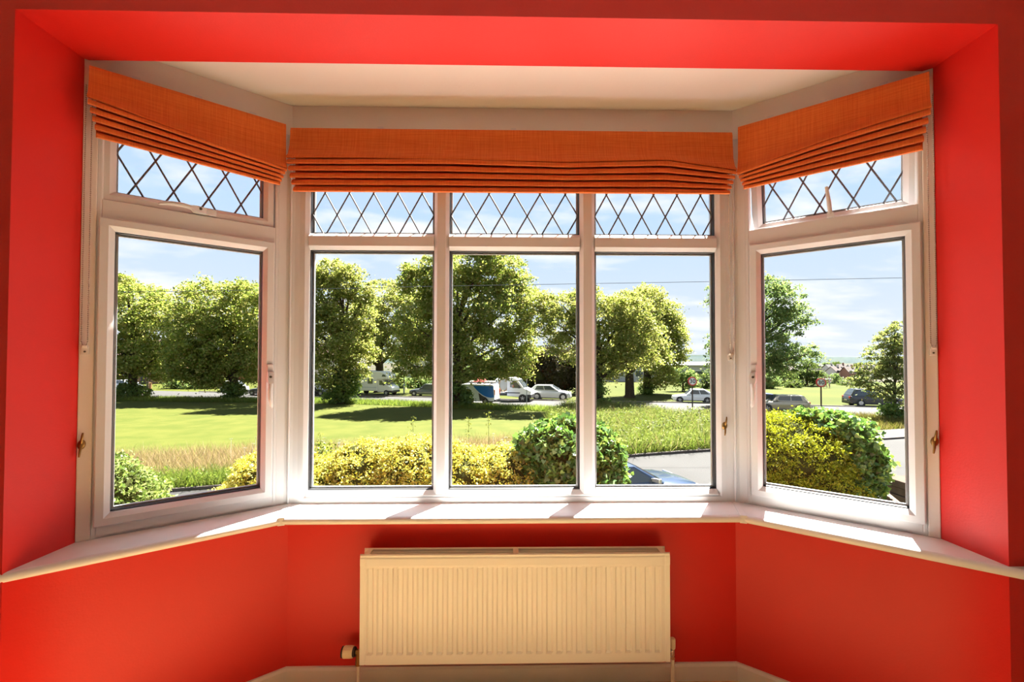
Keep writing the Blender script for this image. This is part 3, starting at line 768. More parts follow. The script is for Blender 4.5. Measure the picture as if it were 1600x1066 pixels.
meadow = [(3.5, 18.9), (7.2, 20.0), (17.5, 22.8), (19.5, 27.5), (16.2, 30.0), (12.6, 31.2), (10.4, 36.6), (5.5, 38.2), (3.0, 30)]
tag(blades('meadow_grass', scatter(meadow, 52000, 3, GZ), 0.85, 0.030, GB, 3), 'tall yellow green meadow grass in front of the white hatchback', 'grass')
tag(blades('meadow_seed_heads', scatter(meadow, 5000, 31, GZ), 1.05, 0.022, GP, 31), 'dry seed heads standing among the tall meadow grass', 'grass')
verge = [(-46, 49.6), (-16, 45.9), (-2, 40.8), (10.4, 36.4), (10, 34.4), (-2, 37.8), (-16, 42.8), (-46, 46.3)]
tag(blades('verge_grass', scatter(verge, 42000, 4, GZ), 0.40, 0.05, GDK, 4), 'unmown dark green grass under the trees beside the main road', 'grass')
vergeR = [(17.5, 25.3), (24, 26.4), (40, 30), (40, 28.6), (27, 33.0), (20, 34.2), (17.2, 30)]
vergeR = [(16.5, 25.2), (21.8, 26.0), (36, 29.6), (36, 30.6), (27, 33.0), (20.3, 34.0), (17.2, 30)]
tag(blades('dry_verge_grass', scatter(vergeR, 22000, 5, GZ), 0.45, 0.03, leafmat('dry_grass', [(0.116, 0.089, 0.031), (0.089, 0.089, 0.014), (0.068, 0.085, 0.008), (0.134, 0.108, 0.045)], 0.35, 0.02), 5), 'short straw coloured grass round the young street tree', 'grass')
def weeds(name, spots, seed, m, h, size, label):
    r = np.random.default_rng(seed); P = np.array(spots); n = len(P)
    tuft = 0.5+0.5*np.sin(P[:, 0]*2.3+1.7*np.sin(P[:, 1]*1.9))*np.sin(P[:, 1]*2.9+P[:, 0])
    P[:, 2] += h*r.uniform(0.1, 1.0, n)*(0.55+0.6*tuft)
    o = np_mesh(name, leaf_quads(P, size, r, 0.5, 0.45), 4, m); o['kind'] = 'stuff'; tag(o, label, 'weeds'); return o
MEADL = leafmat('meadow_leaves', [(0.071, 0.099, 0.014), (0.101, 0.132, 0.026), (0.125, 0.147, 0.049), (0.059, 0.096, 0.014)], 0.4, 0.03)
weeds('meadow_weeds', scatter(meadow, 36000, 61, GZ), 61, MEADL, 0.95, 0.15, 'leafy weeds crowding the meadow beside the near kerb')
weeds('kerb_weeds', scatter(stripA0, 9000, 62, GZ), 62, GDK, 0.5, 0.12, 'dark green weeds along the foot of the kerbside grass')
# white umbels scattered in the long grass
def umbels(name, spots, seed, label):
    r = np.random.default_rng(seed); V = []
    for (x, y), k, sp in spots:
        for _ in range(k):
            px, py, h = x+r.normal()*sp, y+r.normal()*sp*0.7, r.uniform(0.75, 1.25)
            for _ in range(9):
                a, rr = r.uniform(0, 6.28), r.uniform(0, 0.085)
                c = np.array([px+rr*math.cos(a), py+rr*math.sin(a), GZ+h-rr*rr*2]); s = 0.028
                V.append([c+[s, 0, 0.004], c+[0, s, 0], c+[-s, 0, -0.004], c+[0, -s, 0]])
            w = 0.006
            V.append([[px-w, py, GZ], [px+w, py, GZ], [px+w, py, GZ+h], [px-w, py, GZ+h]])
    o = np_mesh(name, np.array(V), 4, leafmat('white_umbel', [(0.205, 0.205, 0.166), (0.232, 0.232, 0.205)], 0.3, 0.0)); o['kind'] = 'stuff'; tag(o, label, 'wildflowers')
umbels('cow_parsley', [((-9.0, 17.6), 9, 1.0), ((-7.4, 17.4), 16, 0.9), ((-8.0, 18.4), 8, 0.7), ((0.3, 18.2), 9, 0.8), ((2.6, 18.6), 10, 0.9)], 5, 'white umbels of cow parsley in the seeding grass')
umbels('white_yarrow', [((11.6, 22.6), 20, 0.9), ((9.4, 23.5), 5, 1.5), ((13.5, 25.5), 10, 1.4)], 6, 'low white flowers at the right end of the meadow')
# single tall weeds that stick up over the hedge
WEED = leafmat('weed_leaf', [(0.090, 0.116, 0.016), (0.127, 0.132, 0.027)], 0.4, 0.03)
def weed(u, v, vb, Y, label, seed):
    top, base = at(u, v, Y), at(u, v, Y); base.z = GZ; h = top.z-GZ
    root = tag(empty('tall_weed', (base.x, Y, GZ)), label, 'weed', 'weeds behind the hedge')
    b = MB(); b.tube([(0, 0, 0), (0.02, 0, h*0.5), (0, 0.01, h)], [0.014, 0.011, 0.005], 5); b.build('stem', mat('weed_stem', (0.20, 0.23, 0.05), 0.7), parent=root)
    r = np.random.default_rng(seed); n = 46
    P = np.stack([r.normal(size=n)*0.085, r.normal(size=n)*0.085, h*(1-0.42*r.uniform(0, 1, n)**1.2)], 1)
    np_mesh('leaves', leaf_quads(P, 0.085, r, 0.3, 0.5), 4, WEED, root)
for i, (u, v, Y, lb) in enumerate(((645, 650, 17.5, 'pale seeding weed sticking up left of the first mullion'), (732, 650, 17.8, 'branched pale weed left of the upright docks, over the hedge'), (763, 643, 17.6, 'upright pale dock left of the white umbels, middle pane'),
                                 (832, 646, 18.2, 'pale dock spike standing behind the ivy clump'), (500, 676, 16.6, 'low grey green weed in the lower left of the front window'), (1075, 634, 33.2, 'tall green weed at the foot of the left speed sign'))):
    weed(u, v, 0, Y, lb, 40+i)

# ------------------------------------------------------------------ trees
BARK = mat('bark', (0.0525, 0.0385, 0.0266), 0.9, spec=0.1, var=(2.5, (0.0315, 0.0245, 0.0175), 1.0), bump=(8, 0.5))
LIME = leafmat('lime_leaves', [(0.088, 0.140, 0.018), (0.147, 0.198, 0.030), (0.219, 0.241, 0.045), (0.307, 0.270, 0.094)], 0.42, 0.05)
LIME2 = leafmat('lime_leaves_light', [(0.095, 0.143, 0.020), (0.159, 0.197, 0.031), (0.226, 0.232, 0.052), (0.292, 0.274, 0.100)], 0.42, 0.05)
GREEN = leafmat('green_leaves', [(0.061, 0.109, 0.034), (0.095, 0.155, 0.040), (0.142, 0.200, 0.054), (0.187, 0.221, 0.067)], 0.40, 0.05)
FARL = leafmat('far_leaves', [(0.038, 0.067, 0.017), (0.063, 0.092, 0.018), (0.084, 0.113, 0.025)], 0.40, 0.03)
DARKL = leafmat('dark_conifer', [(0.021, 0.017, 0.010), (0.031, 0.026, 0.013), (0.041, 0.041, 0.015)], 0.25, 0.03)
SHRUB = leafmat('shoot_leaves', [(0.053, 0.113, 0.025), (0.093, 0.156, 0.027), (0.134, 0.194, 0.036)], 0.40, 0.05)
def tree(name, label, cat, uv, Y, blobs, m, trunk=0.35, seed=1, clump=0.85, dens=0.75, per=85, leaf=0.27, group=None, flat=0.45, droop=0.4, zbase=None, lean=0.0, inner=0.45, basal=None):
    """crown tufts over ellipsoids read off the photo at this tree's own distance"""
    rng = np.random.default_rng(seed); r_ = random.Random(seed)
    base = at(uv[0], 700, Y); zb = GZ if zbase is None else zbase
    root = tag(empty(name, (base.x, Y, zb)), label, cat, group)
    bl = []
    for i, bb in enumerate(blobs):
        u, v, ru, rv = bb[:4]; dy = bb[4] if len(bb) > 4 else r_.uniform(-0.12, 0.12)*ru*Y/F_PX*2
        c = at(u, v, Y+dy); s = Y/F_PX
        bl.append(((c.x-base.x, c.y-Y, c.z-zb), (ru*s, min(ru, rv*1.2)*s, rv*s)))
    P = blob_points(bl, dens, clump, per, rng, flat, inner, droop)
    P = P[P[:, 2] > 0.05]
    np_mesh('foliage', leaf_quads(P, leaf, rng, 0.8, 0.62), 4, m, root)
    if trunk:
        zc = max(c[2] for c, r in bl)*0.82
        b = MB(); b.tube([(0, 0, -0.1), (0.02, 0, 0.3), (lean*0.3, 0.05, zc*0.3), (lean*0.7, 0, zc*0.6), (lean, 0, zc)], [trunk*1.5, trunk*1.08, trunk*0.9, trunk*0.6, trunk*0.15], 10)
        b.build('trunk', BARK, parent=root, smooth=60)
        for i, (c, r) in enumerate(bl):
            z0 = min(zc*0.85, max(zc*0.22, c[2]*0.55)); b = MB()
            st = Vector((lean*z0/zc, 0, z0)); en = Vector(c); md = st.lerp(en, 0.5)+Vector((0, 0, 0.25))
            b.tube([st, md, en, en+Vector((r[0]*0.4*r_.uniform(-1, 1), 0.2, r[2]*0.4))], [trunk*0.42, trunk*0.28, trunk*0.14, 0.02], 6); b.build('branch', BARK, parent=root, smooth=60)
    if basal:
        bb = []
        for u, v, ru, rv in basal:
            c = at(u, v, Y-0.3); s = Y/F_PX; bb.append(((c.x-base.x, -0.3, c.z-zb), (ru*s, ru*s*0.9, rv*s)))
        Q = blob_points(bb, 2.6, 0.42, 60, rng, 0.6, 0.4, 0.3); Q = Q[Q[:, 2] > 0.02]
        np_mesh('basal_shoots', leaf_quads(Q, 0.2, rng, 0.7, 0.62), 4, SHRUB, root)
    return root
TG = None
tree('lime_tree', 'broad lime tree farthest left, full yellow green crown over a dark trunk', 'tree', (205, 0), 48.5,
     [(150, 520, 50, 62), (205, 480, 52, 50), (252, 505, 38, 52), (190, 555, 60, 34), (245, 560, 42, 34), (196, 446, 18, 20), (110, 560, 50, 60)], LIME, 0.42, 1, basal=[(207, 612, 24, 11), (198, 604, 12, 8)])
tree('lime_tree', 'rounded lime tree, right one in the left window, by the dark parked car', 'tree', (364, 0), 47.0,
     [(340, 480, 62, 48), (395, 490, 55, 55), (430, 510, 50, 65), (315, 530, 52, 50), (360, 545, 60, 50), (405, 560, 40, 38), (335, 580, 42, 24), (300, 565, 40, 30)], LIME, 0.42, 2, basal=[(364, 612, 17, 14), (372, 604, 10, 10)])
tree('lime_tree', 'tall narrow lime tree with leafy trunk at the left of the front window', 'tree', (534, 0), 43.0,
     [(520, 430, 34, 24), (550, 440, 30, 26), (500, 460, 34, 36), (545, 490, 40, 36), (505, 525, 34, 40), (550, 530, 38, 40), (520, 575, 34, 32), (555, 565, 26, 30), (470, 500, 40, 50), (575, 455, 16, 18), (526, 408, 12, 8), (480, 425, 20, 20)], LIME2, 0.36, 3, clump=0.75, leaf=0.25, dens=0.9,
     basal=[(535, 606, 22, 22), (550, 596, 14, 16), (522, 620, 16, 10)])
tree('lime_tree', 'lime tree with a forked trunk standing behind the campervan', 'tree', (592, 0), 58.0,
     [(600, 465, 36, 28), (575, 500, 36, 34), (635, 490, 34, 36), (600, 530, 40, 30), (640, 535, 36, 30), (560, 545, 30, 30), (660, 470, 30, 30)], LIME2, 0.55, 4, leaf=0.28, dens=0.6, per=70)
tree('lime_tree', 'biggest lime tree, filling the middle pane behind the blue and white van', 'tree', (714, 0), 40.0,
     [(690, 425, 44, 34), (735, 410, 52, 34), (775, 425, 46, 32), (800, 455, 40, 34), (660, 445, 34, 32), (720, 470, 60, 44), (785, 490, 55, 42), (650, 510, 34, 46), (690, 525, 44, 40), (760, 540, 55, 40), (815, 530, 34, 34), (800, 572, 32, 22), (662, 560, 32, 30), (735, 575, 44, 22), (634, 570, 20, 26), (640, 425, 14, 18), (760, 395, 30, 18)], LIME, 0.36, 5, clump=0.72, leaf=0.235, dens=0.95, per=90,
     basal=[(716, 618, 20, 18), (704, 608, 10, 14), (730, 624, 12, 10)])
tree('lime_tree', 'pale lime tree behind the second mullion with ivy clad trunk', 'tree', (936, 0), 37.5,
     [(880, 478, 40, 26), (915, 470, 36, 24), (870, 505, 42, 30), (930, 505, 40, 30), (895, 540, 38, 26), (950, 530, 38, 34), (990, 520, 36, 38), (945, 570, 26, 26), (1000, 555, 30, 24), (850, 470, 20, 16), (965, 475, 20, 18), (982, 490, 36, 30)], LIME2, 0.36, 6, clump=0.62, leaf=0.20, dens=1.15, per=80,
     basal=[(935, 622, 18, 26), (944, 640, 12, 10), (928, 596, 16, 22)])
tree('lime_tree', 'lime tree with a bare leaning trunk on the far verge, right of the mullion', 'tree', (984, 0), 50.0,
     [(985, 475, 34, 26), (1010, 470, 28, 24), (1000, 520, 44, 36), (960, 560, 26, 24), (1020, 555, 26, 24), (980, 548, 30, 28)], LIME2, 0.5, 7, leaf=0.25, dens=0.8)
tree('lime_tree', 'lime tree whose crown ends in open sky, left of the white hatchback', 'tree', (1012, 0), 55.0,
     [(1040, 490, 26, 22), (1055, 530, 20, 20), (1030, 520, 34, 34), (1040, 560, 28, 26), (1010, 500, 30, 30), (1058, 505, 12, 12), (1066, 548, 10, 12), (1030, 588, 26, 16), (1004, 455, 16, 10)], LIME2, 0.5, 8, leaf=0.26, dens=0.8, basal=[(1010, 608, 13, 9)])
tree('street_tree', 'dark green tree behind the corner post, branches hanging into the right window', 'tree', (1160, 0), 42.0,
     [(1150, 455, 40, 36), (1195, 465, 32, 34), (1228, 470, 26, 26), (1245, 490, 24, 14), (1262, 498, 14, 7), (1215, 510, 32, 30), (1150, 520, 40, 50), (1190, 545, 40, 32), (1225, 562, 30, 20), (1252, 548, 22, 13), (1268, 552, 10, 8), (1200, 580, 30, 20), (1120, 560, 14, 36), (1120, 472, 12, 12), (1235, 448, 12, 12)], GREEN, 0.4, 9, clump=0.62, leaf=0.22, dens=1.0, per=70)
tree('young_tree', 'young tiered tree with a thin trunk in front of the black people carrier', 'tree', (1400, 0), 31.0,
     [(1398, 506, 14, 9), (1390, 525, 26, 12), (1410, 530, 24, 14), (1380, 550, 30, 14), (1415, 556, 30, 16), (1368, 574, 34, 12), (1400, 582, 36, 16), (1430, 585, 30, 18), (1360, 596, 30, 11), (1385, 612, 36, 13), (1425, 612, 30, 16), (1405, 560, 24, 30), (1350, 580, 12, 6), (1336, 590, 12, 6), (1345, 604, 14, 7), (1378, 540, 12, 6)], leafmat('young_leaves', [(0.066, 0.107, 0.022), (0.118, 0.155, 0.034), (0.178, 0.192, 0.055), (0.208, 0.205, 0.062)], 0.42, 0.05), 0.10, 10, clump=0.42, leaf=0.155, dens=1.9, per=60, flat=0.3,
     basal=[(1398, 642, 20, 11), (1388, 648, 12, 8), (1412, 646, 12, 8)])
# small trees in the park beyond the road
for k, (u, Y, blobs, lb, mm) in enumerate((
        (1068, 60.0, [(1068, 580, 16, 12), (1056, 588, 12, 12), (1080, 590, 12, 12), (1070, 598, 16, 8)], 'small round park tree directly left of the left speed sign', GREEN),
        (1105, 66.0, [(1105, 590, 9, 14), (1098, 600, 8, 8), (1112, 600, 8, 9)], 'little light green park tree right of the left speed sign', FARL),
        (1225, 72.0, [(1225, 592, 14, 14), (1215, 600, 11, 10), (1234, 600, 10, 10)], 'small park tree behind the roof of the beige hatchback', FARL),
        (1262, 72.0, [(1262, 580, 18, 18), (1252, 592, 14, 12), (1273, 592, 13, 13), (1264, 566, 10, 8)], 'airy park tree left of the right speed sign', FARL),
        (1297, 80.0, [(1297, 592, 13, 13), (1290, 600, 9, 9), (1304, 600, 8, 9)], 'dark rounded park tree behind the right speed sign', GREEN))):
    tree('park_tree', lb, 'tree', (u, 0), Y, blobs, mm, 0.16, 20+k, clump=0.7, leaf=0.3, dens=0.9, per=45, group=None)
def bush(name, label, u, Y, blobs, m, seed, clump, dens, per, leaf, cat='bush', zb=None, core=0.78, flat=0.7, up=0.4, aspect=0.55):
    rng = np.random.default_rng(seed); base = at(u, 700, Y); z0 = GZ if zb is None else zb
    root = tag(empty(name, (base.x, Y, z0)), label, cat)
    bl = []
    for bb in blobs:
        uu, v, ru, rv = bb[:4]; dy = bb[4] if len(bb) > 4 else 0.0
        c = at(uu, v, Y+dy); s = (Y+dy)/F_PX; rd = bb[5] if len(bb) > 5 else ru*s
        bl.append(((c.x-base.x, dy, c.z-z0), (ru*s, rd, rv*s)))
    P = blob_points(bl, dens, clump, per, rng, flat, 0.80, 0.1)
    P = P[P[:, 2] > 0.02]
    lob = name == 'ivy_clump'
    np_mesh('foliage', leaf_quads(P, leaf, rng, up, aspect, lob), 6 if lob else 4, m, root)
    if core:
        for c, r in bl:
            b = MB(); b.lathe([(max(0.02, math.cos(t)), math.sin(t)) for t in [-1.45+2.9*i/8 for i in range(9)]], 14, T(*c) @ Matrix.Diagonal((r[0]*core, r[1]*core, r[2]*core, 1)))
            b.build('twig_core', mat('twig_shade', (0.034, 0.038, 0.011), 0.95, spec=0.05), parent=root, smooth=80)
    return root
for k, (u, Y, bl, lb, mm) in enumerate((
        (1240, 68, [(1240, 603, 11, 8), (1232, 607, 7, 5)], 'small light green shrub in the park, between two slim trees', FARL),
        (1322, 74, [(1322, 602, 9, 7), (1330, 604, 6, 5)], 'small bright shrub in the park, right of the walkers', FARL),
        (1202, 66, [(1202, 597, 12, 16), (1192, 600, 10, 14)], 'dark shrub in the park behind the blue car', GREEN),
        (1216, 76, [(1205, 604, 12, 7), (1222, 605, 12, 6)], 'low dark hedge in the park, left of the airy tree', GREEN),
        (1275, 78, [(1262, 606, 14, 5), (1284, 605, 13, 5)], 'low hedge in the park behind the walkers', GREEN),
        (1345, 79, [(1318, 606, 12, 5), (1340, 604, 14, 7), (1362, 605, 14, 6)], 'low hedge in the park behind the young tiered tree', FARL),
        (860, 55, [(835, 590, 26, 24), (870, 580, 30, 34), (905, 588, 26, 26), (850, 560, 24, 18), (895, 560, 20, 18), (822, 600, 16, 14)], 'big brown leaved bush behind the silver estate car', DARKL),
        (300, 66, [(280, 598, 18, 10), (310, 600, 22, 11), (335, 600, 16, 10)], 'dark hedge across the road in the left window', GREEN),
        (640, 68, [(620, 600, 26, 10), (665, 598, 26, 12), (700, 596, 26, 14)], 'dark hedge across the road behind the grey saloon', GREEN),
        (1090, 70, [(1085, 604, 10, 5), (1118, 602, 10, 6)], 'low hedge in the park behind the white hatchback', FARL),
        (745, 60, [(720, 590, 26, 18), (760, 584, 30, 22), (795, 586, 24, 22)], 'shady bush behind the white works truck', GREEN))):
    bush('park_bush', lb, u, Y, bl, mm, 50+k, 0.6, 2.0, 40, 0.28)

# ------------------------------------------------------------------ garden hedges and near bushes
GOLD = leafmat('golden_leaves', [(0.346, 0.289, 0.018), (0.426, 0.370, 0.046), (0.244, 0.254, 0.023), (0.495, 0.463, 0.138), (0.101, 0.151, 0.018)], 0.35, 0.06)
IVY = leafmat('ivy_leaves', [(0.035, 0.095, 0.016), (0.058, 0.135, 0.022), (0.086, 0.170, 0.028), (0.133, 0.220, 0.040), (0.187, 0.270, 0.040)], 0.3, 0.12)
MIXG = leafmat('mixed_green_leaves', [(0.083, 0.128, 0.011), (0.136, 0.173, 0.019), (0.200, 0.200, 0.027), (0.091, 0.100, 0.036)], 0.35, 0.06)
YELG = leafmat('yellow_green_sprays', [(0.168, 0.201, 0.005), (0.253, 0.277, 0.010), (0.110, 0.139, 0.009), (0.202, 0.225, 0.010), (0.302, 0.330, 0.019)], 0.30, 0.05)
VAR = leafmat('variegated_leaves', [(0.079, 0.141, 0.015), (0.134, 0.189, 0.031), (0.236, 0.268, 0.094), (0.062, 0.110, 0.015)], 0.35, 0.08)
HY = 6.3
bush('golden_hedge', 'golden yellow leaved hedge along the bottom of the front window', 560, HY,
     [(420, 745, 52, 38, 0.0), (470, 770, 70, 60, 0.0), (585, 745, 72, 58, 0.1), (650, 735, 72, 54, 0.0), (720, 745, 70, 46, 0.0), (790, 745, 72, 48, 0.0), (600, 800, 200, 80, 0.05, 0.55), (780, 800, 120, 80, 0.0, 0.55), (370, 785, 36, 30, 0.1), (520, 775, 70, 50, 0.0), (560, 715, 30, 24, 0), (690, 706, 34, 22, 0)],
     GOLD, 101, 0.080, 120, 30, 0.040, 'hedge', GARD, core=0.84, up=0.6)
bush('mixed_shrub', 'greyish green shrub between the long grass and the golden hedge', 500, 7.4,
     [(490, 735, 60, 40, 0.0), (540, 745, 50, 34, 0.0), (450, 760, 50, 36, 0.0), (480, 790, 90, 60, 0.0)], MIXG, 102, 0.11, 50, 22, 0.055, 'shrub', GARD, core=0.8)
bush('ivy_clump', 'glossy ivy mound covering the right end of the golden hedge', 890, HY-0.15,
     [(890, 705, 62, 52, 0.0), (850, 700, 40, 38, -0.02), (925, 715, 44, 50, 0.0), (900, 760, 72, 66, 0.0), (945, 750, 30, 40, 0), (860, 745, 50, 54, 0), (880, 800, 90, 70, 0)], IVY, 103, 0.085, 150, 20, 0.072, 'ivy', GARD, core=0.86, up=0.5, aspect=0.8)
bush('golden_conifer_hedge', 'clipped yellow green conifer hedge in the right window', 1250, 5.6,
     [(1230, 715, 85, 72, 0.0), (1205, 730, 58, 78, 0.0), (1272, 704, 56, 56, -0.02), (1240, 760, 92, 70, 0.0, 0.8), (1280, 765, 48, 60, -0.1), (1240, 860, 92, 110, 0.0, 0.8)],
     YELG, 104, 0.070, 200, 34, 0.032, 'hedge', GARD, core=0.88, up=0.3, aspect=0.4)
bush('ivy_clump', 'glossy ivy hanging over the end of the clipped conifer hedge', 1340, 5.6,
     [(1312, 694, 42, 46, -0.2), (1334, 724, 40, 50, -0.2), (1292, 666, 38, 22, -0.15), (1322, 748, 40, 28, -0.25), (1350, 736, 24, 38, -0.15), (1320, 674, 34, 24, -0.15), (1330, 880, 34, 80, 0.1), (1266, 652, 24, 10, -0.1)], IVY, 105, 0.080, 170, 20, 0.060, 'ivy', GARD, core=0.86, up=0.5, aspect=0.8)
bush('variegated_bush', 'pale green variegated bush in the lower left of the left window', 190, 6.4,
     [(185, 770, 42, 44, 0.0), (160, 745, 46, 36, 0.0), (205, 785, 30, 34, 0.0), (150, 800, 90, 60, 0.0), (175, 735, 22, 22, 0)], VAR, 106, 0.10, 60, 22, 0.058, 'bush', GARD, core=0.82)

# wooden fence at the right end of the garden
OLDW = mat('weathered_wood', (0.0874, 0.0575, 0.0391), 0.85, spec=0.15, var=(6, (0.0552, 0.0368, 0.0253), 1.0), bump=(40, 0.4))
OLDW2 = mat('pale_weathered_wood', (0.1564, 0.1196, 0.0874), 0.85, spec=0.15, var=(6, (0.1196, 0.0874, 0.0644), 1.0))
fa, fb = at(1383, 772, 5.5), at(1432, 796, 4.6)
fn = tag(empty('garden_fence', (fa.x, fa.y, GARD)), 'low weathered lap fence under the end of the right hedge', 'fence')
fd = Vector((fb.x-fa.x, fb.y-fa.y, 0)); fL = fd.length; fn.rotation_euler = (0, 0, math.atan2(fd.y, fd.x))
fz = fa.z-GARD
b = MB(); b.box((-0.04, -0.04, -0.3), (0.04, 0.04, fz+0.06)); b.build('post', OLDW2, parent=fn, bevel=0.008)
b = MB(); b.box((fL-0.04, -0.04, -0.3), (fL+0.04, 0.04, fz+0.06)); b.build('post', OLDW2, parent=fn, bevel=0.008)
b = MB(); b.box((0.03, -0.03, fz-0.01), (fL-0.03, 0.03, fz+0.025)); b.build('top_rail', OLDW2, parent=fn, bevel=0.004)
k = 0; z = fz-0.02
while z > 0.02:
    b = MB(); b.loft([[(x, -0.014, z-0.095), (x, 0.0, z-0.095), (x, 0.010, z), (x, 0.002, z)] for x in (0.035, fL-0.035)]); b.build('board', OLDW, parent=fn); z -= 0.085
sc = at(1418, 755, 9.2)
st_ = tag(empty('timber_planter', (sc.x+0.12, 9.2, GZ)), 'dark timber stack at the pavement beyond the fence', 'planter')
hz_ = at(1418, 744, 9.2).z-GZ
for i in range(int(hz_/0.16)):
    b = MB(); b.box((-0.25+0.03*(i % 2), -0.5, i*0.16), (0.9, 0.5, i*0.16+0.15)); b.build('sleeper', OLDW, parent=st_, bevel=0.01)

# ------------------------------------------------------------------ vehicles
TYRE = mat('tyre_rubber', (0.018, 0.018, 0.019), 0.7)
ALLOY = mat('alloy_wheel', (0.55, 0.55, 0.56), 0.3, metal=0.7)
CGLASS = mat('car_glass', (0.05, 0.06, 0.065), 0.05, spec=0.8)
BLACKP = mat('black_trim', (0.025, 0.025, 0.027), 0.5)
LAMPW = mat('head_lamp', (0.70, 0.72, 0.74), 0.1, spec=0.8)
LAMPR = mat('tail_lamp', (0.50, 0.015, 0.012), 0.15, spec=0.6)
PLATE = mat('number_plate', (0.7012, 0.6732, 0.5142), 0.4)
RDIR = math.atan2(45.9-61.5, 4.6+51)                        # the main road's direction
def paint(name, c, metal=0.35): return mat('paint_'+name, c, 0.22, metal=metal, spec=0.6, coat=0.6)
def wheel(parent, x, y, r, side, w=0.2, hub=ALLOY):
    wh = empty('wheel', (x, y, r), parent=parent)
    b = MB(); b.lathe([(r*0.62, -w/2), (r*0.94, -w/2), (r, -w*0.3), (r, w*0.3), (r*0.94, w/2), (r*0.62, w/2)], 22, Rx(math.pi/2)); b.build('tyre', TYRE, parent=wh, smooth=40)
    b = MB(); yo = side*w*0.36
    b.lathe([(r*0.64, -0.02), (r*0.64, 0.02), (r*0.56, 0.03)], 22, T(0, yo, 0) @ Rx(math.pi/2))
    for k in range(5):
        m = T(0, yo+side*0.02, 0) @ Ry(2*math.pi*k/5)
        b.box((-r*0.09, -0.012, 0), (r*0.09, 0.012, r*0.60), m)
    b.build('rim', hub, parent=wh)
def car(name, label, loc, heading, L, W, HT, col, style, hub=ALLOY, cat='car', detail=False, wr=0.31):
    """front at +x, left at +y, ground at 0; style gives the outline fractions"""
    root = tag(empty(name, (loc[0], loc[1], GZ), heading), label, cat)
    st = dict(hood=0.60, belt=0.625, ws0=0.27, ws1=0.43, rf1=0.80, rb=0.965, nose=0.46, deck=0.62, tail=0.985, w1=0.165, w2=0.80); st.update(style)
    bt, hw = st['belt']*HT, W/2
    X = lambda f: L*(0.5-f)
    tops = [(0.0, st['nose']*HT*0.84, 0.80), (0.012, st['nose']*HT, 0.88), (0.06, (st['nose']+0.35*(st['hood']-st['nose']))*HT, 0.965), (st['ws0']*0.55, (st['nose']+0.75*(st['hood']-st['nose']))*HT, 0.995), (st['ws0'], st['hood']*HT, 1.0), (0.45, bt, 1.0), (0.62, bt+0.005, 1.0), (st['rb']-0.08, st['deck']*HT+0.005, 0.995), (st['rb'], st['deck']*HT, 0.965), (0.985, st['deck']*HT*0.93, 0.93), (1.0, st['deck']*HT*0.80, 0.88)]
    rings = []
    for f, z, wf in tops:
        w = hw*wf; e = 0.05 if 0.03 < f < 0.97 else 0.12
        zb = 0.17+e*0.3; half = [(0.0, z+0.012), (w*0.55, z+0.006), (w*0.86, z-0.02), (w*0.965, z-0.07), (w, z*0.72), (w*0.992, z*0.5), (w*0.955, zb+0.05), (w*0.88, zb)]
        rings.append([(X(f), y, zz) for y, zz in half]+[(X(f), -y, zz) for y, zz in half[:0:-1]])
    b = MB(); b.loft(rings); b.build('body', col, parent=root, smooth=38)
    # cabin
    zr = HT
    def cab(z, xf, xr, w): return (z, xf, xr, w)
    xw0, xw1, xr1, xr0 = X(st['ws0']), X(st['ws1']), X(st['rf1']), X(st['rb'])
    bw, rw = hw*0.93, hw*0.74
    zr0 = HT-0.035
    rings = []
    for t in (0.0, 0.5, 1.0):
        z = (bt-0.03)+(zr0-bt+0.03)*t; w = bw+(rw-bw)*(t**1.15)
        xf = xw0+(xw1-xw0)*t**0.94; xr = xr0+(xr1-xr0)*t**(st.get('rpow', 1.3))
        rings.append([(xf, -w*0.86, z), (xf-0.10*(1-0.3*t), -w, z), (xr+0.08, -w, z), (xr, -w*0.86, z), (xr, w*0.86, z), (xr+0.08, w, z), (xf-0.10*(1-0.3*t), w, z), (xf, w*0.86, z)])
    xm = [(xw1-0.12, xr1+0.12)]
    rings.append([((x-0.08) if i in (0, 1, 6, 7) else (x+0.08), y*0.9, HT) for i, (x, y, z) in enumerate(rings[2])])
    b = MB(); b.loft(rings); b.build('cabin', col, parent=root, smooth=30)
    def quad(name_, pts, off, m):
        P = [Vector(p) for p in pts]; n_ = (P[1]-P[0]).cross(P[3]-P[0]).normalized()
        c = sum(P, Vector())/4
        if n_.dot(c-Vector((X(0.55), 0, bt*0.9))) < 0: n_ = -n_
        b_ = MB(); b_.loft([[p-n_*0.02 for p in P], [p+n_*off for p in P]]); return b_.build(name_, m, parent=root)
    R0, R1, R2 = rings[0], rings[1], rings[2]
    def lerp(a, c, t): return Vector(a).lerp(Vector(c), t)
    quad('windscreen', [lerp(R0[0], R2[0], 0.10), lerp(R0[7], R2[7], 0.10), lerp(R0[7], R2[7], 0.95), lerp(R0[0], R2[0], 0.95)], 0.022, CGLASS)
    quad('rear_window', [lerp(R0[3], R2[3], 0.16), lerp(R0[4], R2[4], 0.16), lerp(R0[4], R2[4], 0.92), lerp(R0[3], R2[3], 0.92)], 0.03, CGLASS)
    pil = st.get('pillar', (0.05, 0.50, 0.54, 0.93))
    for a, c in ((1, 2), (6, 5)):
        def S(u, t): return lerp(lerp(R0[a], R0[c], u), lerp(R2[a], R2[c], u), t)
        quad('side_window', [S(pil[0], 0.14), S(pil[1], 0.14), S(pil[1], 0.90), S(pil[0]+0.015, 0.90)], 0.016, CGLASS)
        quad('side_window', [S(pil[2], 0.14), S(pil[3]-0.03, 0.14), S(pil[3], 0.90), S(pil[2], 0.90)], 0.016, CGLASS)
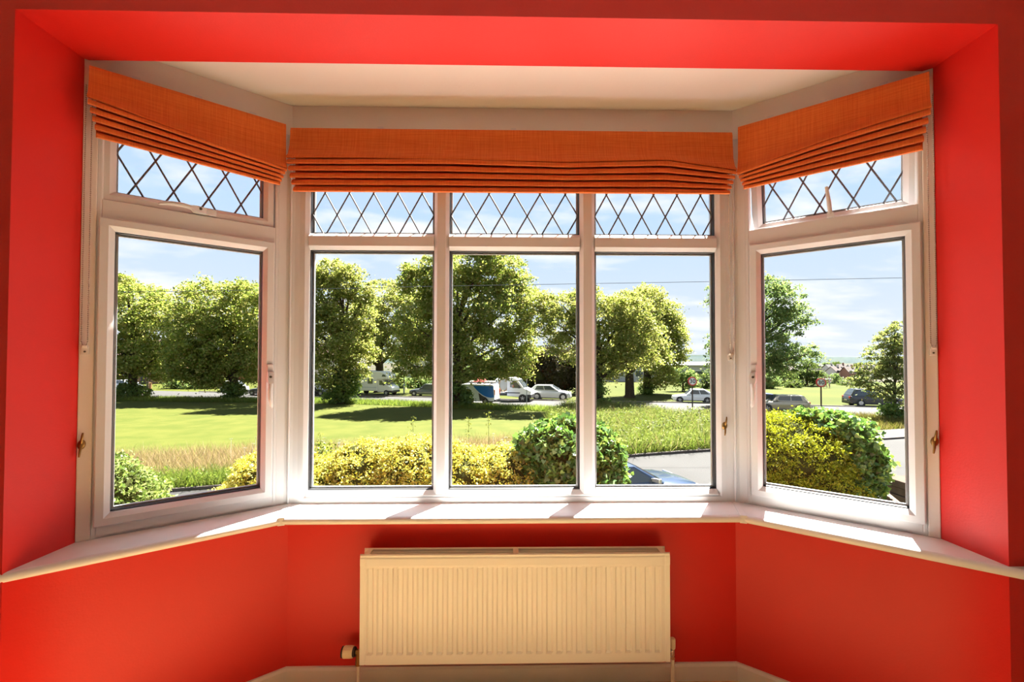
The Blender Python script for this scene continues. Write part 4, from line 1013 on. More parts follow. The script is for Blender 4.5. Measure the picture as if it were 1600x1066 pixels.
    for sd_ in (1, -1):
        for f in (st['w1'], st['w2']):
            b = MB(); b.lathe([(wr*1.16, -0.02), (wr*1.16, 0.012)], 22, T(X(f), sd_*(hw-0.012), wr) @ Rx(math.pi/2)); b.build('wheel_arch', BLACKP, parent=root)
            wheel(root, X(f), sd_*(hw-0.075), wr, sd_, hub=hub)
        b = MB(); b.loft([[(X(0.012), sd_*hw*0.50, st['nose']*HT*0.80), (X(0.012), sd_*hw*0.50, st['nose']*HT*0.98), (X(0.02), sd_*hw*0.84, st['nose']*HT*1.02), (X(0.02), sd_*hw*0.84, st['nose']*HT*0.86)], [(X(-0.001), sd_*hw*0.52, st['nose']*HT*0.80), (X(0.004), sd_*hw*0.52, st['nose']*HT*0.97), (X(0.055), sd_*hw*0.955, st['nose']*HT*1.08), (X(0.04), sd_*hw*0.955, st['nose']*HT*0.9)]]); b.build('headlight', LAMPW, parent=root)
        b = MB(); b.box((X(1.0)-0.006, sd_*hw*0.70-0.09, st['deck']*HT*0.72), (X(0.955), sd_*hw*0.70+0.14*1, st['deck']*HT*0.93)) if sd_ > 0 else b.box((X(1.0)-0.006, sd_*hw*0.70-0.14, st['deck']*HT*0.72), (X(0.955), sd_*hw*0.70+0.09, st['deck']*HT*0.93)); b.build('tail_light', LAMPR, parent=root, bevel=0.02)
        b = MB(); b.loft([[(X(st['ws0'])-0.34, sd_*bw*0.96, bt+0.02), (X(st['ws0'])-0.34, sd_*bw*0.96, bt+0.13), (X(st['ws0'])-0.46, sd_*bw*0.96, bt+0.13), (X(st['ws0'])-0.46, sd_*bw*0.96, bt+0.03)], [(X(st['ws0'])-0.30, sd_*(hw+0.16), bt+0.03), (X(st['ws0'])-0.30, sd_*(hw+0.16), bt+0.16), (X(st['ws0'])-0.40, sd_*(hw+0.17), bt+0.16), (X(st['ws0'])-0.40, sd_*(hw+0.17), bt+0.04)]]); b.build('wing_mirror', st.get('mirror', col), parent=root, bevel=0.02)
        b = MB(); b.box((X(0.76), sd_*hw-0.02, 0.19), (X(0.21), sd_*hw+0.008, 0.27)); b.build('side_skirt', st.get('skirt', BLACKP), parent=root)
    b = MB(); b.box((X(0.035), -hw*0.80, 0.20), (X(-0.004), hw*0.80, 0.34)); b.build('front_bumper', st.get('bump', BLACKP), parent=root, bevel=0.03)
    b = MB(); b.box((X(1.006), -hw*0.84, 0.22), (X(0.965), hw*0.84, 0.42)); b.build('rear_bumper', st.get('bump', BLACKP), parent=root, bevel=0.03)
    b = MB(); b.box((X(0.004), -0.26, 0.36), (X(-0.008), 0.26, 0.47)); b.build('number_plate', PLATE, parent=root)
    b = MB(); b.box((X(1.008), -0.26, 0.50), (X(0.99), 0.26, 0.61)); b.build('number_plate', PLATE, parent=root)
    for sd_ in (1, -1):
        for xf in (0.50, 0.66):
            b = MB(); b.box((X(xf), sd_*hw*0.985-0.02, bt*0.86), (X(xf)+0.15, sd_*hw*0.985+0.022, bt*0.89)); b.build('door_handle', col, parent=root)
    return root
HATCH = {}
RIGHT, LEFT = RDIR, RDIR+math.pi
def place(u, v, back=0.9):
    g = ground(u, v); return (g.x-math.sin(RDIR)*back, g.y+math.cos(RDIR)*back)
SILV = paint('silver', (0.55, 0.56, 0.58)); 
car('hatchback', 'silver white hatchback parked behind the trunk of the tree farthest left', place(188, 610.5), RIGHT, 4.0, 1.7, 1.45, paint('pearl', (0.62, 0.64, 0.67)), {})
car('microcar', 'small silver two tone car parked behind the trunk of the right tree, left window', place(357, 613.5), RIGHT, 3.4, 1.62, 1.5, SILV, dict(ws0=0.16, ws1=0.34, rf1=0.84, belt=0.58, hood=0.56))
car('saloon', 'charcoal car cut off by the right edge of the left window', place(409, 618.5), LEFT, 4.4, 1.75, 1.45, paint('charcoal', (0.045, 0.047, 0.05)), dict(ws0=0.29, ws1=0.45, rf1=0.76))
car('saloon', 'black car half hidden behind the leafy trunk of the narrow tree', place(484, 618.5), RIGHT, 4.4, 1.75, 1.43, paint('black', (0.022, 0.022, 0.024)), dict(ws0=0.29, ws1=0.45, rf1=0.76))
car('saloon', 'slate grey car between the campervan and the first mullion', place(664, 619.5), LEFT, 4.3, 1.75, 1.45, paint('slate', (0.10, 0.11, 0.125)), dict(ws0=0.30, ws1=0.46, rf1=0.80))
car('suv', 'silver sport utility car standing in front of the big brown bush', place(858, 625.5), RIGHT, 4.45, 1.82, 1.60, SILV, dict(belt=0.655, hood=0.625, ws0=0.26, ws1=0.46, rf1=0.86, rb=0.985, nose=0.50, deck=0.66, rpow=1.25, pillar=(0.07, 0.47, 0.50, 0.88)), wr=0.37)
car('hatchback', 'white older hatchback parked behind the left speed sign', place(1085, 630), LEFT, 4.05, 1.69, 1.38, paint('white', (0.78, 0.79, 0.81), 0.0), dict(ws0=0.30, ws1=0.45, rf1=0.76, rb=0.97, hood=0.575, belt=0.60, nose=0.45), hub=mat('steel_wheel', (0.5797, 0.5797, 0.5797), 0.4), wr=0.29)
car('saloon', 'dark blue car behind the beige hatchback', place(1180, 627), RIGHT, 4.3, 1.75, 1.45, paint('navy', (0.035, 0.05, 0.11)), dict(ws0=0.29, ws1=0.46, rf1=0.78))
car('hatchback', 'beige metallic hatchback with dark roof above the clipped hedge', place(1226, 645, 0.85), LEFT, 3.85, 1.73, 1.42, paint('beige', (0.40, 0.35, 0.27), 0.45), dict(ws0=0.27, ws1=0.38, rf1=0.88, rb=0.965, belt=0.67, hood=0.645, nose=0.53, deck=0.67, rpow=1.1, pillar=(0.06, 0.50, 0.53, 0.90)), wr=0.33)
car('people_carrier', 'black people carrier parked behind the young tiered tree', place(1371, 636), RIGHT, 4.3, 1.81, 1.62, paint('black_blue', (0.030, 0.034, 0.042)), dict(ws0=0.22, ws1=0.40, rf1=0.88, rb=0.975, belt=0.585, hood=0.57, nose=0.46, deck=0.60), wr=0.32)
# the near car: dark blue, only its nose shows beyond the ivy
nc = at(1066, 752, 13.3)
NDIR = math.atan2(19.85-14.45, 7.2+11.1)
car('saloon', 'dark blue car on the near street, its bonnet beyond the ivy mound', (nc.x-2.2*math.cos(NDIR), 13.3-2.2*math.sin(NDIR)), NDIR-0.05, 4.45, 1.8, 1.42, paint('deep_blue', (0.020, 0.038, 0.085), 0.25), dict(ws0=0.27, ws1=0.46, rf1=0.78, nose=0.54, hood=0.655, belt=0.665, mirror=mat('silver_mirror', (0.6, 0.58, 0.56), 0.25, metal=0.6)), wr=0.325)

def side_prism(parent, name, prof, y0, y1, m, bevel=0.03):
    """extrude an (x, z) outline across y"""
    b = MB(); b.loft([[(x, y0, z) for x, z in prof], [(x, y1, z) for x, z in prof]]); return b.build(name, m, parent=parent, bevel=bevel)
VW = mat('van_white', (0.7480, 0.7480, 0.7387), 0.3, spec=0.5)
CREAMW = mat('camper_white', (0.7293, 0.7199, 0.6732), 0.35, spec=0.5)
# campervan
p = place(575, 618, 1.1); cv = tag(empty('campervan', (p[0], p[1], GZ), RIGHT), 'white coachbuilt campervan with an overcab, parked beside the leafy trunk', 'campervan')
side_prism(cv, 'coach_body', [(-2.9, 0.55), (-2.9, 2.70), (-2.75, 2.86), (1.55, 2.90), (2.35, 2.62), (2.75, 2.22), (2.72, 2.02), (1.6, 1.95), (1.2, 1.9), (1.2, 0.55)], -1.1, 1.1, CREAMW, 0.06)
side_prism(cv, 'cab', [(1.15, 0.42), (1.15, 1.96), (1.75, 1.97), (2.02, 1.80), (2.42, 1.25), (2.95, 1.06), (3.08, 0.86), (3.08, 0.50), (2.95, 0.42)], -0.95, 0.95, CREAMW, 0.06)
side_prism(cv, 'bumper', [(2.35, 0.34), (2.35, 0.62), (3.12, 0.62), (3.14, 0.36)], -0.97, 0.97, BLACKP)
for sd_ in (1, -1):
    y = sd_*0.955
    side_prism(cv, 'cab_window', [(1.42, 1.28), (1.42, 1.80), (1.76, 1.82), (2.22, 1.28)], y-0.012, y+0.012, CGLASS, 0.0)
    y = sd_*1.105
    side_prism(cv, 'side_window', [(-0.05, 1.42), (-0.05, 2.02), (0.62, 2.02), (0.62, 1.42)], y-0.02, y+0.02, CGLASS, 0.01)
    side_prism(cv, 'overcab_window', [(1.85, 2.28), (1.95, 2.56), (2.28, 2.50), (2.42, 2.28)], y-0.02, y+0.015, CGLASS, 0.01)
    side_prism(cv, 'stripe', [(-2.9, 0.95), (-2.9, 1.02), (1.15, 1.02), (1.15, 0.95)], y-0.015, y+0.006, mat('grey_stripe', (0.45, 0.48, 0.52), 0.4), 0.0)
    for x in (-1.55, 2.36): wheel(cv, x, sd_*0.9, 0.34, sd_, 0.22, mat('steel_wheel', (0.62, 0.62, 0.62), 0.4))
    b = MB(); b.box((2.98, sd_*0.72-0.18, 0.72), (3.10, sd_*0.72+0.18, 0.90)); b.build('headlight', LAMPW, parent=cv, bevel=0.02)
    b = MB(); b.box((2.0, sd_*0.98-0.05, 1.22), (2.14, sd_*0.98+0.18*sd_+0.05, 1.50)); b.build('wing_mirror', BLACKP, parent=cv, bevel=0.02)
b = MB(); b.box((-1.5, -1.125, 0.62), (-0.75, -1.10, 2.30)); dr = b.build('entrance_door', CREAMW, parent=cv, bevel=0.01)
b = MB(); b.box((-1.42, -1.135, 1.50), (-1.3, -1.12, 1.62)); b.build('door_lock', BLACKP, parent=dr)
b = MB(); b.loft([[(2.14, y, 1.80) for y in ()] or [(2.05, -0.82, 1.78), (2.05, 0.82, 1.78), (2.42, 0.86, 1.29), (2.42, -0.86, 1.29)], [(2.09, -0.82, 1.80), (2.09, 0.82, 1.80), (2.46, 0.86, 1.31), (2.46, -0.86, 1.31)]]); b.build('windscreen', CGLASS, parent=cv)
b = MB(); b.box((-0.4, -0.3, 2.86), (0.3, 0.3, 2.98)); b.build('roof_vent', mat('grey_vent', (0.5, 0.5, 0.5), 0.5), parent=cv, bevel=0.02)
b = MB(); b.lathe([(0.06, 2.85), (0.06, 3.12), (0.10, 3.14), (0.10, 3.2)], 10, T(-1.4, -0.7, 0)); b.build('flue', CREAMW, parent=cv)
# white panel van with a blue swoosh, nose to the left
p = place(735, 632, 0.95); pv = tag(empty('panel_van', (p[0], p[1], GZ), LEFT), 'white van with a blue and dark swoosh panel and a loaded roof rack', 'van')
side_prism(pv, 'body', [(-2.4, 0.35), (-2.42, 1.0), (-2.32, 1.86), (-2.2, 1.95), (0.75, 1.97), (1.0, 1.92), (1.62, 1.28), (2.2, 1.08), (2.36, 0.85), (2.38, 0.40), (2.3, 0.30)], -0.92, 0.92, VW, 0.07)
for sd_ in (1, -1):
    y = sd_*0.925
    BL = mat('livery_blue', (0.012, 0.16, 0.55), 0.3)
    arc = [(-0.25+0.0*t-2.02*t, 1.80-1.12*t+0.38*(1-(2*t-1)**2)*-1.0*0.85) for t in [k/10 for k in range(11)]]
    side_prism(pv, 'blue_panel', [(-0.25, 1.80), (-2.28, 1.80), (-2.38, 0.72)]+arc[::-1][1:-1], y-0.012, y+0.010, BL, 0.0)
    lo = [(x+0.05, z-0.05) for x, z in arc]
    side_prism(pv, 'white_arc', arc+lo[::-1], y-0.012, y+0.014, mat('livery_white', (0.7948, 0.7948, 0.7948), 0.3), 0.0)
    side_prism(pv, 'dark_panel', [(lo[3][0]+0.0, lo[3][1]-0.02), (lo[5][0], lo[5][1]-0.02), (lo[7][0], lo[7][1]-0.02), (-1.75, 0.40), (-0.95, 0.40)], y-0.012, y+0.009, mat('livery_dark', (0.07, 0.055, 0.05), 0.4), 0.0)
    side_prism(pv, 'emblem', [(0.10, 1.52), (0.30, 1.66), (0.46, 1.68), (0.32, 1.56)], y-0.012, y+0.009, BL, 0.0)
    side_prism(pv, 'cab_window', [(0.55, 1.25), (0.55, 1.74), (0.92, 1.76), (1.38, 1.28)], y-0.012, y+0.012, CGLASS, 0.0)
    for x in (-1.5, 1.45): wheel(pv, x, sd_*0.84, 0.32, sd_, 0.2)
    b = MB(); b.box((-2.46, sd_*0.82-0.06, 0.95), (-2.36, sd_*0.82+0.06, 1.45)); b.build('tail_light', mat('tail_lamp_orange', (0.60, 0.10, 0.02), 0.2), parent=pv, bevel=0.02)
side_prism(pv, 'rear_bumper', [(-2.5, 0.36), (-2.5, 0.52), (-2.2, 0.52), (-2.2, 0.36)], -0.9, 0.9, BLACKP)
rk = empty('roof_rack', (0, 0, 1.96), parent=pv)
for x in (-2.0, -1.3, -0.6, 0.1):
    b = MB(); b.box((x-0.03, -0.8, 0.0), (x+0.03, 0.8, 0.16)); b.build('rack_bar', BLACKP, parent=rk)
for y in (-0.8, 0.8):
    b = MB(); b.tube([(-2.2, y, 0.19), (0.5, y, 0.19)], 0.03, 6); b.build('rack_rail', BLACKP, parent=rk)
for i, y in enumerate((-0.45, -0.25, 0.3)):
    b = MB(); b.tube([(-2.1, y, 0.22), (0.4, y, 0.22)], 0.055, 8); b.build('carried_pipe', PIPE, parent=rk)
b = MB(); b.loft([[(-1.3, -0.5, 0.2), (-0.1, -0.5, 0.2), (-0.1, 0.5, 0.2), (-1.3, 0.5, 0.2)], [(-1.0, -0.06, 0.62), (-0.5, -0.06, 0.62), (-0.5, 0.06, 0.62), (-1.0, 0.06, 0.62)]]); b.build('red_tarpaulin', mat('red_cloth', (0.3366, 0.0281, 0.0235), 0.8), parent=rk)
# white works truck with a drum
p = place(791, 627.5, 1.05); tk = tag(empty('works_truck', (p[0]-0.3, p[1], GZ), RIGHT), 'white works truck with a pale drum behind its cab', 'truck')
side_prism(tk, 'cab', [(0.35, 0.55), (0.35, 2.38), (0.5, 2.48), (1.25, 2.44), (1.5, 2.25), (2.15, 1.42), (2.72, 1.20), (2.85, 0.95), (2.85, 0.50), (2.4, 0.45)], -0.95, 0.95, VW, 0.07)
side_prism(tk, 'chassis', [(-3.0, 0.55), (-3.0, 0.75), (0.4, 0.75), (0.4, 0.55)], -0.45, 0.45, BLACKP)
side_prism(tk, 'load_bed', [(-3.1, 0.78), (-3.1, 0.95), (0.28, 0.95), (0.28, 0.78)], -1.0, 1.0, mat('bed_grey', (0.1650, 0.1595, 0.1485), 0.6))
side_prism(tk, 'bumper', [(2.35, 0.36), (2.35, 0.75), (2.9, 0.75), (2.92, 0.38)], -0.97, 0.97, BLACKP)
for sd_ in (1, -1):
    y = sd_*0.955
    side_prism(tk, 'cab_window', [(0.68, 1.48), (0.68, 2.16), (1.25, 2.16), (1.9, 1.42), (1.2, 1.40)], y-0.012, y+0.012, CGLASS, 0.0)
    side_prism(tk, 'rubbing_strip', [(0.36, 0.86), (0.36, 0.96), (1.75, 0.96), (1.75, 0.86)], y-0.012, y+0.02, BLACKP, 0.0)
    b = MB(); b.lathe([(0.43, -0.02), (0.43, 0.012)], 22, T(2.02, sd_*0.945, 0.36) @ Rx(math.pi/2)); b.build('wheel_arch', BLACKP, parent=tk)
    wheel(tk, 2.02, sd_*0.88, 0.36, sd_, 0.22); wheel(tk, -1.9, sd_*0.82, 0.36, sd_, 0.3)
    b = MB(); b.box((1.6, sd_*1.0-0.06, 1.38), (1.75, sd_*1.0+0.15*sd_+0.06, 1.72)); b.build('wing_mirror', BLACKP, parent=tk, bevel=0.02)
    b = MB(); b.box((2.70, sd_*0.74-0.16, 0.95), (2.87, sd_*0.74+0.16, 1.14)); b.build('headlight', LAMPW, parent=tk, bevel=0.02)
b = MB(); b.loft([[(1.52, -0.8, 2.24), (1.52, 0.8, 2.24), (2.14, 0.86, 1.45), (2.14, -0.86, 1.45)], [(1.57, -0.8, 2.26), (1.57, 0.8, 2.26), (2.19, 0.86, 1.47), (2.19, -0.86, 1.47)]]); b.build('windscreen', CGLASS, parent=tk)
dm = T(-0.50, 0, 1.66) @ Rz(math.radians(-25)) @ Ry(math.pi/2)
b = MB(); b.lathe([(0.50, -0.52), (0.72, -0.42), (0.72, 0.18), (0.66, 0.26), (0.44, 0.30)], 28, dm); b.build('drum', mat('drum_grey', (0.5610, 0.5797, 0.5984), 0.4), parent=tk, smooth=40)
b = MB(); b.loft([[(r*math.cos(t), r*math.sin(t), z) for t in [2*math.pi*j/28 for j in range(28)]] for r, z in ((0.75, 0.20), (0.75, 0.32), (0.62, 0.32), (0.62, 0.20))], cap=False, m=dm); b.build('drum_rim', mat('drum_tan', (0.4675, 0.3366, 0.2244), 0.6), parent=tk, smooth=40)
b = MB(); b.box((-1.0, -0.6, 0.95), (-0.2, 0.6, 1.12)); b.build('drum_cradle', mat('cradle_sand', (0.2750, 0.2090, 0.1320), 0.8), parent=tk, bevel=0.02)

# ------------------------------------------------------------------ street furniture
POLE = mat('brown_black_pole', (0.045, 0.028, 0.022), 0.5)
GREYP = mat('galvanised_pole', (0.32, 0.33, 0.33), 0.5, metal=0.4)
SRED, SWHITE, SBLK = mat('sign_red', (0.5142, 0.0187, 0.0141), 0.4), mat('sign_white', (0.6994, 0.6994, 0.6820), 0.4), mat('sign_black', (0.0104, 0.0104, 0.0139), 0.4)
def speed_sign(u, v, Y, label, yaw):
    c = at(u, v, Y); root = tag(empty('speed_sign', (c.x, Y, GZ), yaw), label, 'sign'); h = c.z-GZ; R = 0.365
    b = MB(); b.tube([(0, 0.05, -0.2), (0, 0.05, h+0.25)], 0.055, 10); b.build('pole', POLE, parent=root, smooth=50)
    m = T(0, 0, h) @ Rx(math.pi/2)
    b = MB(); b.lathe([(R, -0.015), (R, 0.012)], 40, m); b.build('red_ring', SRED, parent=root)
    b = MB(); b.lathe([(R*0.76, 0.0), (R*0.76, 0.0145)], 40, m); b.build('white_disc', SWHITE, parent=root)
    b = MB(); b.lathe([(R, 0), (R, 0.02)], 40, T(0, 0.13, h) @ Rx(math.pi/2)); b.build('rear_disc', POLE, parent=root)
    f = bpy.data.curves.new('numerals', 'FONT'); f.body = '30'; f.size = 0.47; f.align_x = 'CENTER'; f.align_y = 'CENTER'; f.extrude = 0.004; f.offset = 0.009; f.space_character = 1.05
    t_ = bpy.data.objects.new('numerals_text', f); COL.objects.link(t_); bpy.context.view_layer.update()
    me = bpy.data.meshes.new_from_object(t_.evaluated_get(bpy.context.evaluated_depsgraph_get())); me.materials.clear(); me.materials.append(SBLK)
    bpy.data.objects.remove(t_); bpy.data.curves.remove(f)
    o = bpy.data.objects.new('numerals', me); COL.objects.link(o); o.parent = root; o.location = (0, -0.019, h-0.005); o.rotation_euler = (math.pi/2, 0, 0)
    return root
speed_sign(1082, 596, 35.5, 'round 30 speed sign in front of the white hatchback', -0.15)
speed_sign(1283, 598, 35.5, 'round 30 speed sign above the right hedge, with dark edge', -0.35)
c = at(823, 593, 38.8); ps = tag(empty('sign_post', (c.x, 38.8, GZ)), 'thin grey post in front of the works truck', 'post')
b = MB(); b.tube([(0, 0, -0.2), (0, 0, c.z-GZ)], 0.035, 8); b.build('shaft', GREYP, parent=ps, smooth=50)
b = MB(); b.box((-0.03, -0.25, c.z-GZ-0.5), (0.03, 0.25, c.z-GZ)); b.build('edge_on_plate', GREYP, parent=ps)
def street_lamp(u, Y, vtop, arm, label, m=GREYP):
    c = at(u, vtop, Y); root = tag(empty('street_lamp', (c.x, Y, GZ)), label, 'lamp post'); h = c.z-GZ
    b = MB(); b.tube([(0, 0, -0.2), (0, 0, 1.2), (0, 0, 1.25), (0, 0, h)], [0.10, 0.10, 0.07, 0.05], 10); b.build('pole', m, parent=root, smooth=50)
    b = MB(); b.tube([(0, 0, h-0.05), (arm*0.3, 0, h+0.12), (arm, 0, h+0.2)], 0.035, 8); b.build('arm', m, parent=root, smooth=50)
    s = 1 if arm > 0 else -1
    b = MB(); b.loft([[(arm-s*0.05, y, h+0.2+z) for y, z in ((-0.09, -0.02), (0.09, -0.02), (0.06, 0.07), (-0.06, 0.07))], [(arm+s*0.35, y, h+0.2+z) for y, z in ((-0.14, -0.03), (0.14, -0.03), (0.1, 0.09), (-0.1, 0.09))], [(arm+s*0.72, y, h+0.22+z) for y, z in ((-0.06, -0.01), (0.06, -0.01), (0.04, 0.04), (-0.04, 0.04))]]); b.build('lantern', m, parent=root, smooth=40)
street_lamp(632, 56.0, 500, -1.2, 'tall grey lamp post rising among the trees right of the campervan')
street_lamp(1446, 36.0, 514, -1.5, 'street lamp whose grey lantern pokes into the right window beside the young tree')
c = at(231, 583, 62.5); ps = tag(empty('wooden_pole', (c.x, 62.5, GZ)), 'short dark pole across the road, right of the tree farthest left', 'post')
b = MB(); b.tube([(0, 0, -0.2), (0, 0, c.z-GZ)], 0.14, 8); b.build('shaft', POLE, parent=ps, smooth=50)
b = MB(); b.lathe([(0.15, 0), (0.17, 0.06), (0.02, 0.12)], 8, T(0, 0, c.z-GZ)); b.build('cap', POLE, parent=ps)
c = at(235, 598, 63.2); ps = tag(empty('bollard', (c.x, 63.2, GZ)), 'small brown bollard right of the short dark pole', 'bollard')
b = MB(); b.lathe([(0.16, 0), (0.16, c.z-GZ-0.15), (0.19, c.z-GZ-0.13), (0.19, c.z-GZ-0.04), (0.08, c.z-GZ)], 10); b.build('shaft', mat('bollard_brown', (0.20, 0.10, 0.04), 0.7), parent=ps)
# overhead cable
P = [at(u, v, 22.0) for u, v in ((-200, 463), (480, 452), (700, 447), (1120, 440), (1421, 434), (1900, 424))]
cb = MB(); cb.tube(P, 0.013, 6); tag(cb.build('overhead_cable', mat('cable_grey', (0.10, 0.11, 0.12), 0.6)), 'thin dark cable stretched across the sky outside', 'cable')

# ------------------------------------------------------------------ the two walkers
SKIN, SHIRT, SHORTS, HAIR = mat('skin', (0.4208, 0.2525, 0.1870), 0.6), mat('white_shirt', (0.6122, 0.5945, 0.5772), 0.8), mat('pale_shorts', (0.4493, 0.4087, 0.3925), 0.8), mat('brown_hair', (0.0821, 0.0491, 0.0330), 0.8)
def skinned(name, joints, edges, m, parent, sub=1):
    me = bpy.data.meshes.new(name); me.from_pydata([j[:3] for j in joints], edges, []); me.materials.append(m)
    o = bpy.data.objects.new(name, me); COL.objects.link(o); o.parent = parent
    md = o.modifiers.new('skin', 'SKIN'); md.use_smooth_shade = True
    for i, j in enumerate(joints): me.skin_vertices[0].data[i].radius = (j[3], j[3])
    me.skin_vertices[0].data[0].use_root = True
    s = o.modifiers.new('sub', 'SUBSURF'); s.levels = sub; s.render_levels = sub
    return o
def walker(u, v, Y, label, yaw, sw):
    g = at(u, v, Y); root = tag(empty('person', (g.x, Y, GZ), yaw), label, 'person')
    k = 0.25*sw
    J = [(0, 0, 0.93, 0.13), (0, 0.0, 1.15, 0.12), (0, -0.02, 1.38, 0.14), (0, -0.02, 1.50, 0.055), (0, -0.04, 1.62, 0.085), (0, -0.04, 1.72, 0.075),
         (0.10, 0, 0.88, 0.085), (0.11, -k, 0.50, 0.06), (0.11, -k*0.7+0.06, 0.09, 0.04), (0.12, -k*0.7-0.1, 0.04, 0.035),
         (-0.10, 0, 0.88, 0.085), (-0.11, k, 0.50, 0.06), (-0.11, k+0.18, 0.12, 0.04), (-0.12, k+0.06, 0.05, 0.035),
         (0.19, -0.02, 1.42, 0.055), (0.23, k*0.5, 1.15, 0.042), (0.22, k*0.5-0.14, 0.92, 0.032), (-0.19, -0.02, 1.42, 0.055), (-0.23, -k*0.5, 1.15, 0.042), (-0.22, -k*0.5-0.16, 0.93, 0.032)]
    E = [(0, 1), (1, 2), (2, 3), (3, 4), (4, 5), (0, 6), (6, 7), (7, 8), (8, 9), (0, 10), (10, 11), (11, 12), (12, 13), (2, 14), (14, 15), (15, 16), (2, 17), (17, 18), (18, 19)]
    skinned('body', J, E, SKIN, root)
    skinned('shirt', [(0, 0, 0.95, 0.155), (0, 0, 1.16, 0.145), (0, -0.02, 1.40, 0.16), (0.20, -0.02, 1.42, 0.078), (0.235, k*0.4, 1.22, 0.066), (-0.20, -0.02, 1.42, 0.078), (-0.235, -k*0.4, 1.22, 0.066)], [(0, 1), (1, 2), (2, 3), (3, 4), (2, 5), (5, 6)], SHIRT, root)
    skinned('shorts', [(0, 0, 0.95, 0.15), (0.10, 0, 0.86, 0.105), (0.11, -k*0.8, 0.58, 0.09), (-0.10, 0, 0.86, 0.105), (-0.11, k*0.8, 0.58, 0.09)], [(0, 1), (1, 2), (0, 3), (3, 4)], SHORTS, root)
    b = MB(); b.lathe([(0.03, -0.09), (0.095, -0.05), (0.10, 0.03), (0.075, 0.085), (0.0, 0.105)], 12, T(0, -0.015, 1.71)); b.build('hair', HAIR, parent=root, smooth=80)
    for n_, p_, s_ in (('nose', (0, -0.135, 1.655), 0.016), ('eye', (0.032, -0.118, 1.68), 0.010), ('eye', (-0.032, -0.118, 1.68), 0.010), ('ear', (0.088, -0.03, 1.66), 0.02), ('ear', (-0.088, -0.03, 1.66), 0.02)):
        b = MB(); b.lathe([(0.002, -s_), (s_, 0), (0.002, s_)], 6, T(*p_)); b.build(n_, SKIN if n_ != 'eye' else SBLK, parent=root)
walker(1289, 620, 66, 'person in a white top and pale shorts walking, nearer the speed sign', 2.9, 1.0)
walker(1296, 620, 66.8, 'person in a white top walking in the park, right of the other walker', 3.2, -0.9)

# ------------------------------------------------------------------ houses, town, hills
BRICK = mat('house_brick', (0.3179, 0.1590, 0.1028), 0.85, var=(1.5, (0.2618, 0.1309, 0.0842), 1.0))
RENDER = mat('house_render', (0.5797, 0.5423, 0.4862), 0.8)
REDB = mat('red_brick', (0.4208, 0.1215, 0.0842), 0.85)
ROOFT = mat('roof_tile_brown', (0.1056, 0.0572, 0.0440), 0.85); ROOFR = mat('roof_tile_pink', (0.0456, 0.0288, 0.0240), 0.85); SLATE = mat('roof_slate', (0.0088, 0.0088, 0.0100), 0.8)
WINF = mat('house_window_frame', (0.7012, 0.6919, 0.6732), 0.5)
def house(name, label, x, y, z, w, d, h, rh, wall, roof, yaw=0.0, nw=3, floors=2, chim=True, cat='house'):
    root = tag(empty(name, (x, y, z), yaw), label, cat)
    b = MB(); b.loft([[(xx, -d/2, 0), (xx, -d/2, h), (xx, 0, h+rh*0.98), (xx, d/2, h), (xx, d/2, 0)] for xx in (-w/2, w/2)]); b.build('wall', wall, parent=root)
    b = MB(); e = 0.35; t = 0.18; s = rh/(d/2)
    b.loft([[(xx, -d/2-e, h-e*s), (xx, 0, h+rh), (xx, d/2+e, h-e*s), (xx, d/2+e, h-e*s+t), (xx, 0, h+rh+t), (xx, -d/2-e, h-e*s+t)] for xx in (-w/2-0.25, w/2+0.25)]); b.build('roof', roof, parent=root)
    for f in range(floors):
        for i in range(nw):
            if f == 0 and i == nw//2:
                b = MB(); b.box((-w/2+(i+0.5)*w/nw-0.5, -d/2-0.08, 0), (-w/2+(i+0.5)*w/nw+0.5, -d/2+0.05, 2.1)); b.build('door', BLACKP, parent=root); continue
            cx = -w/2+(i+0.5)*w/nw; cz = 0.9+f*2.7; ww = min(0.8, w/nw*0.32)
            b = MB(); b.ring(cx-ww, cx+ww, cz, cz+1.35, [(0, -d/2-0.06), (0.09, -d/2-0.06), (0.09, -d/2+0.02), (0, -d/2+0.02)]); wf = b.build('window', WINF, parent=root)
            b = MB(); b.box((cx-ww+0.08, -d/2-0.03, cz+0.08), (cx+ww-0.08, -d/2+0.03, cz+1.27)); b.build('pane', CGLASS, parent=wf)
    if chim:
        b = MB(); b.box((w*0.3-0.4, -0.4, h+rh*0.5), (w*0.3+0.4, 0.4, h+rh+1.1)); b.build('chimney', wall, parent=root)
    return root
def hs(u, Y, label, *a, name='house', v=None, **k):
    c = at(u, 600, Y); return house(name, label, c.x, Y, GZ if v is None else at(u, v, Y).z, *a, **k)
hs(245, 84, 'brick house seen under the two trees of the left window', 14, 8, 5.2, 2.6, BRICK, ROOFT, yaw=-0.2, nw=4)
hs(400, 92, 'red brick house behind the charcoal car', 11, 7, 5.2, 2.6, REDB, ROOFT, yaw=-0.2, nw=4)
hs(528, 96, 'pale rendered house behind the narrow tree', 11, 7, 5.2, 2.6, RENDER, ROOFT, yaw=-0.2, nw=4)
hs(690, 90, 'pale house behind the hedge, at the first mullion', 12, 8, 5.2, 2.6, RENDER, ROOFR, yaw=-0.2, nw=3)
GREYB = mat('works_cladding', (0.3927, 0.3834, 0.3927), 0.7)
hs(1005, 92, 'long low grey building behind the lime trees at the third pane', 30, 14, 3.2, 0.5, GREYB, mat('works_roof', (0.42, 0.41, 0.40), 0.7), yaw=-0.15, nw=8, floors=1, chim=False, name='works_building', cat='building')
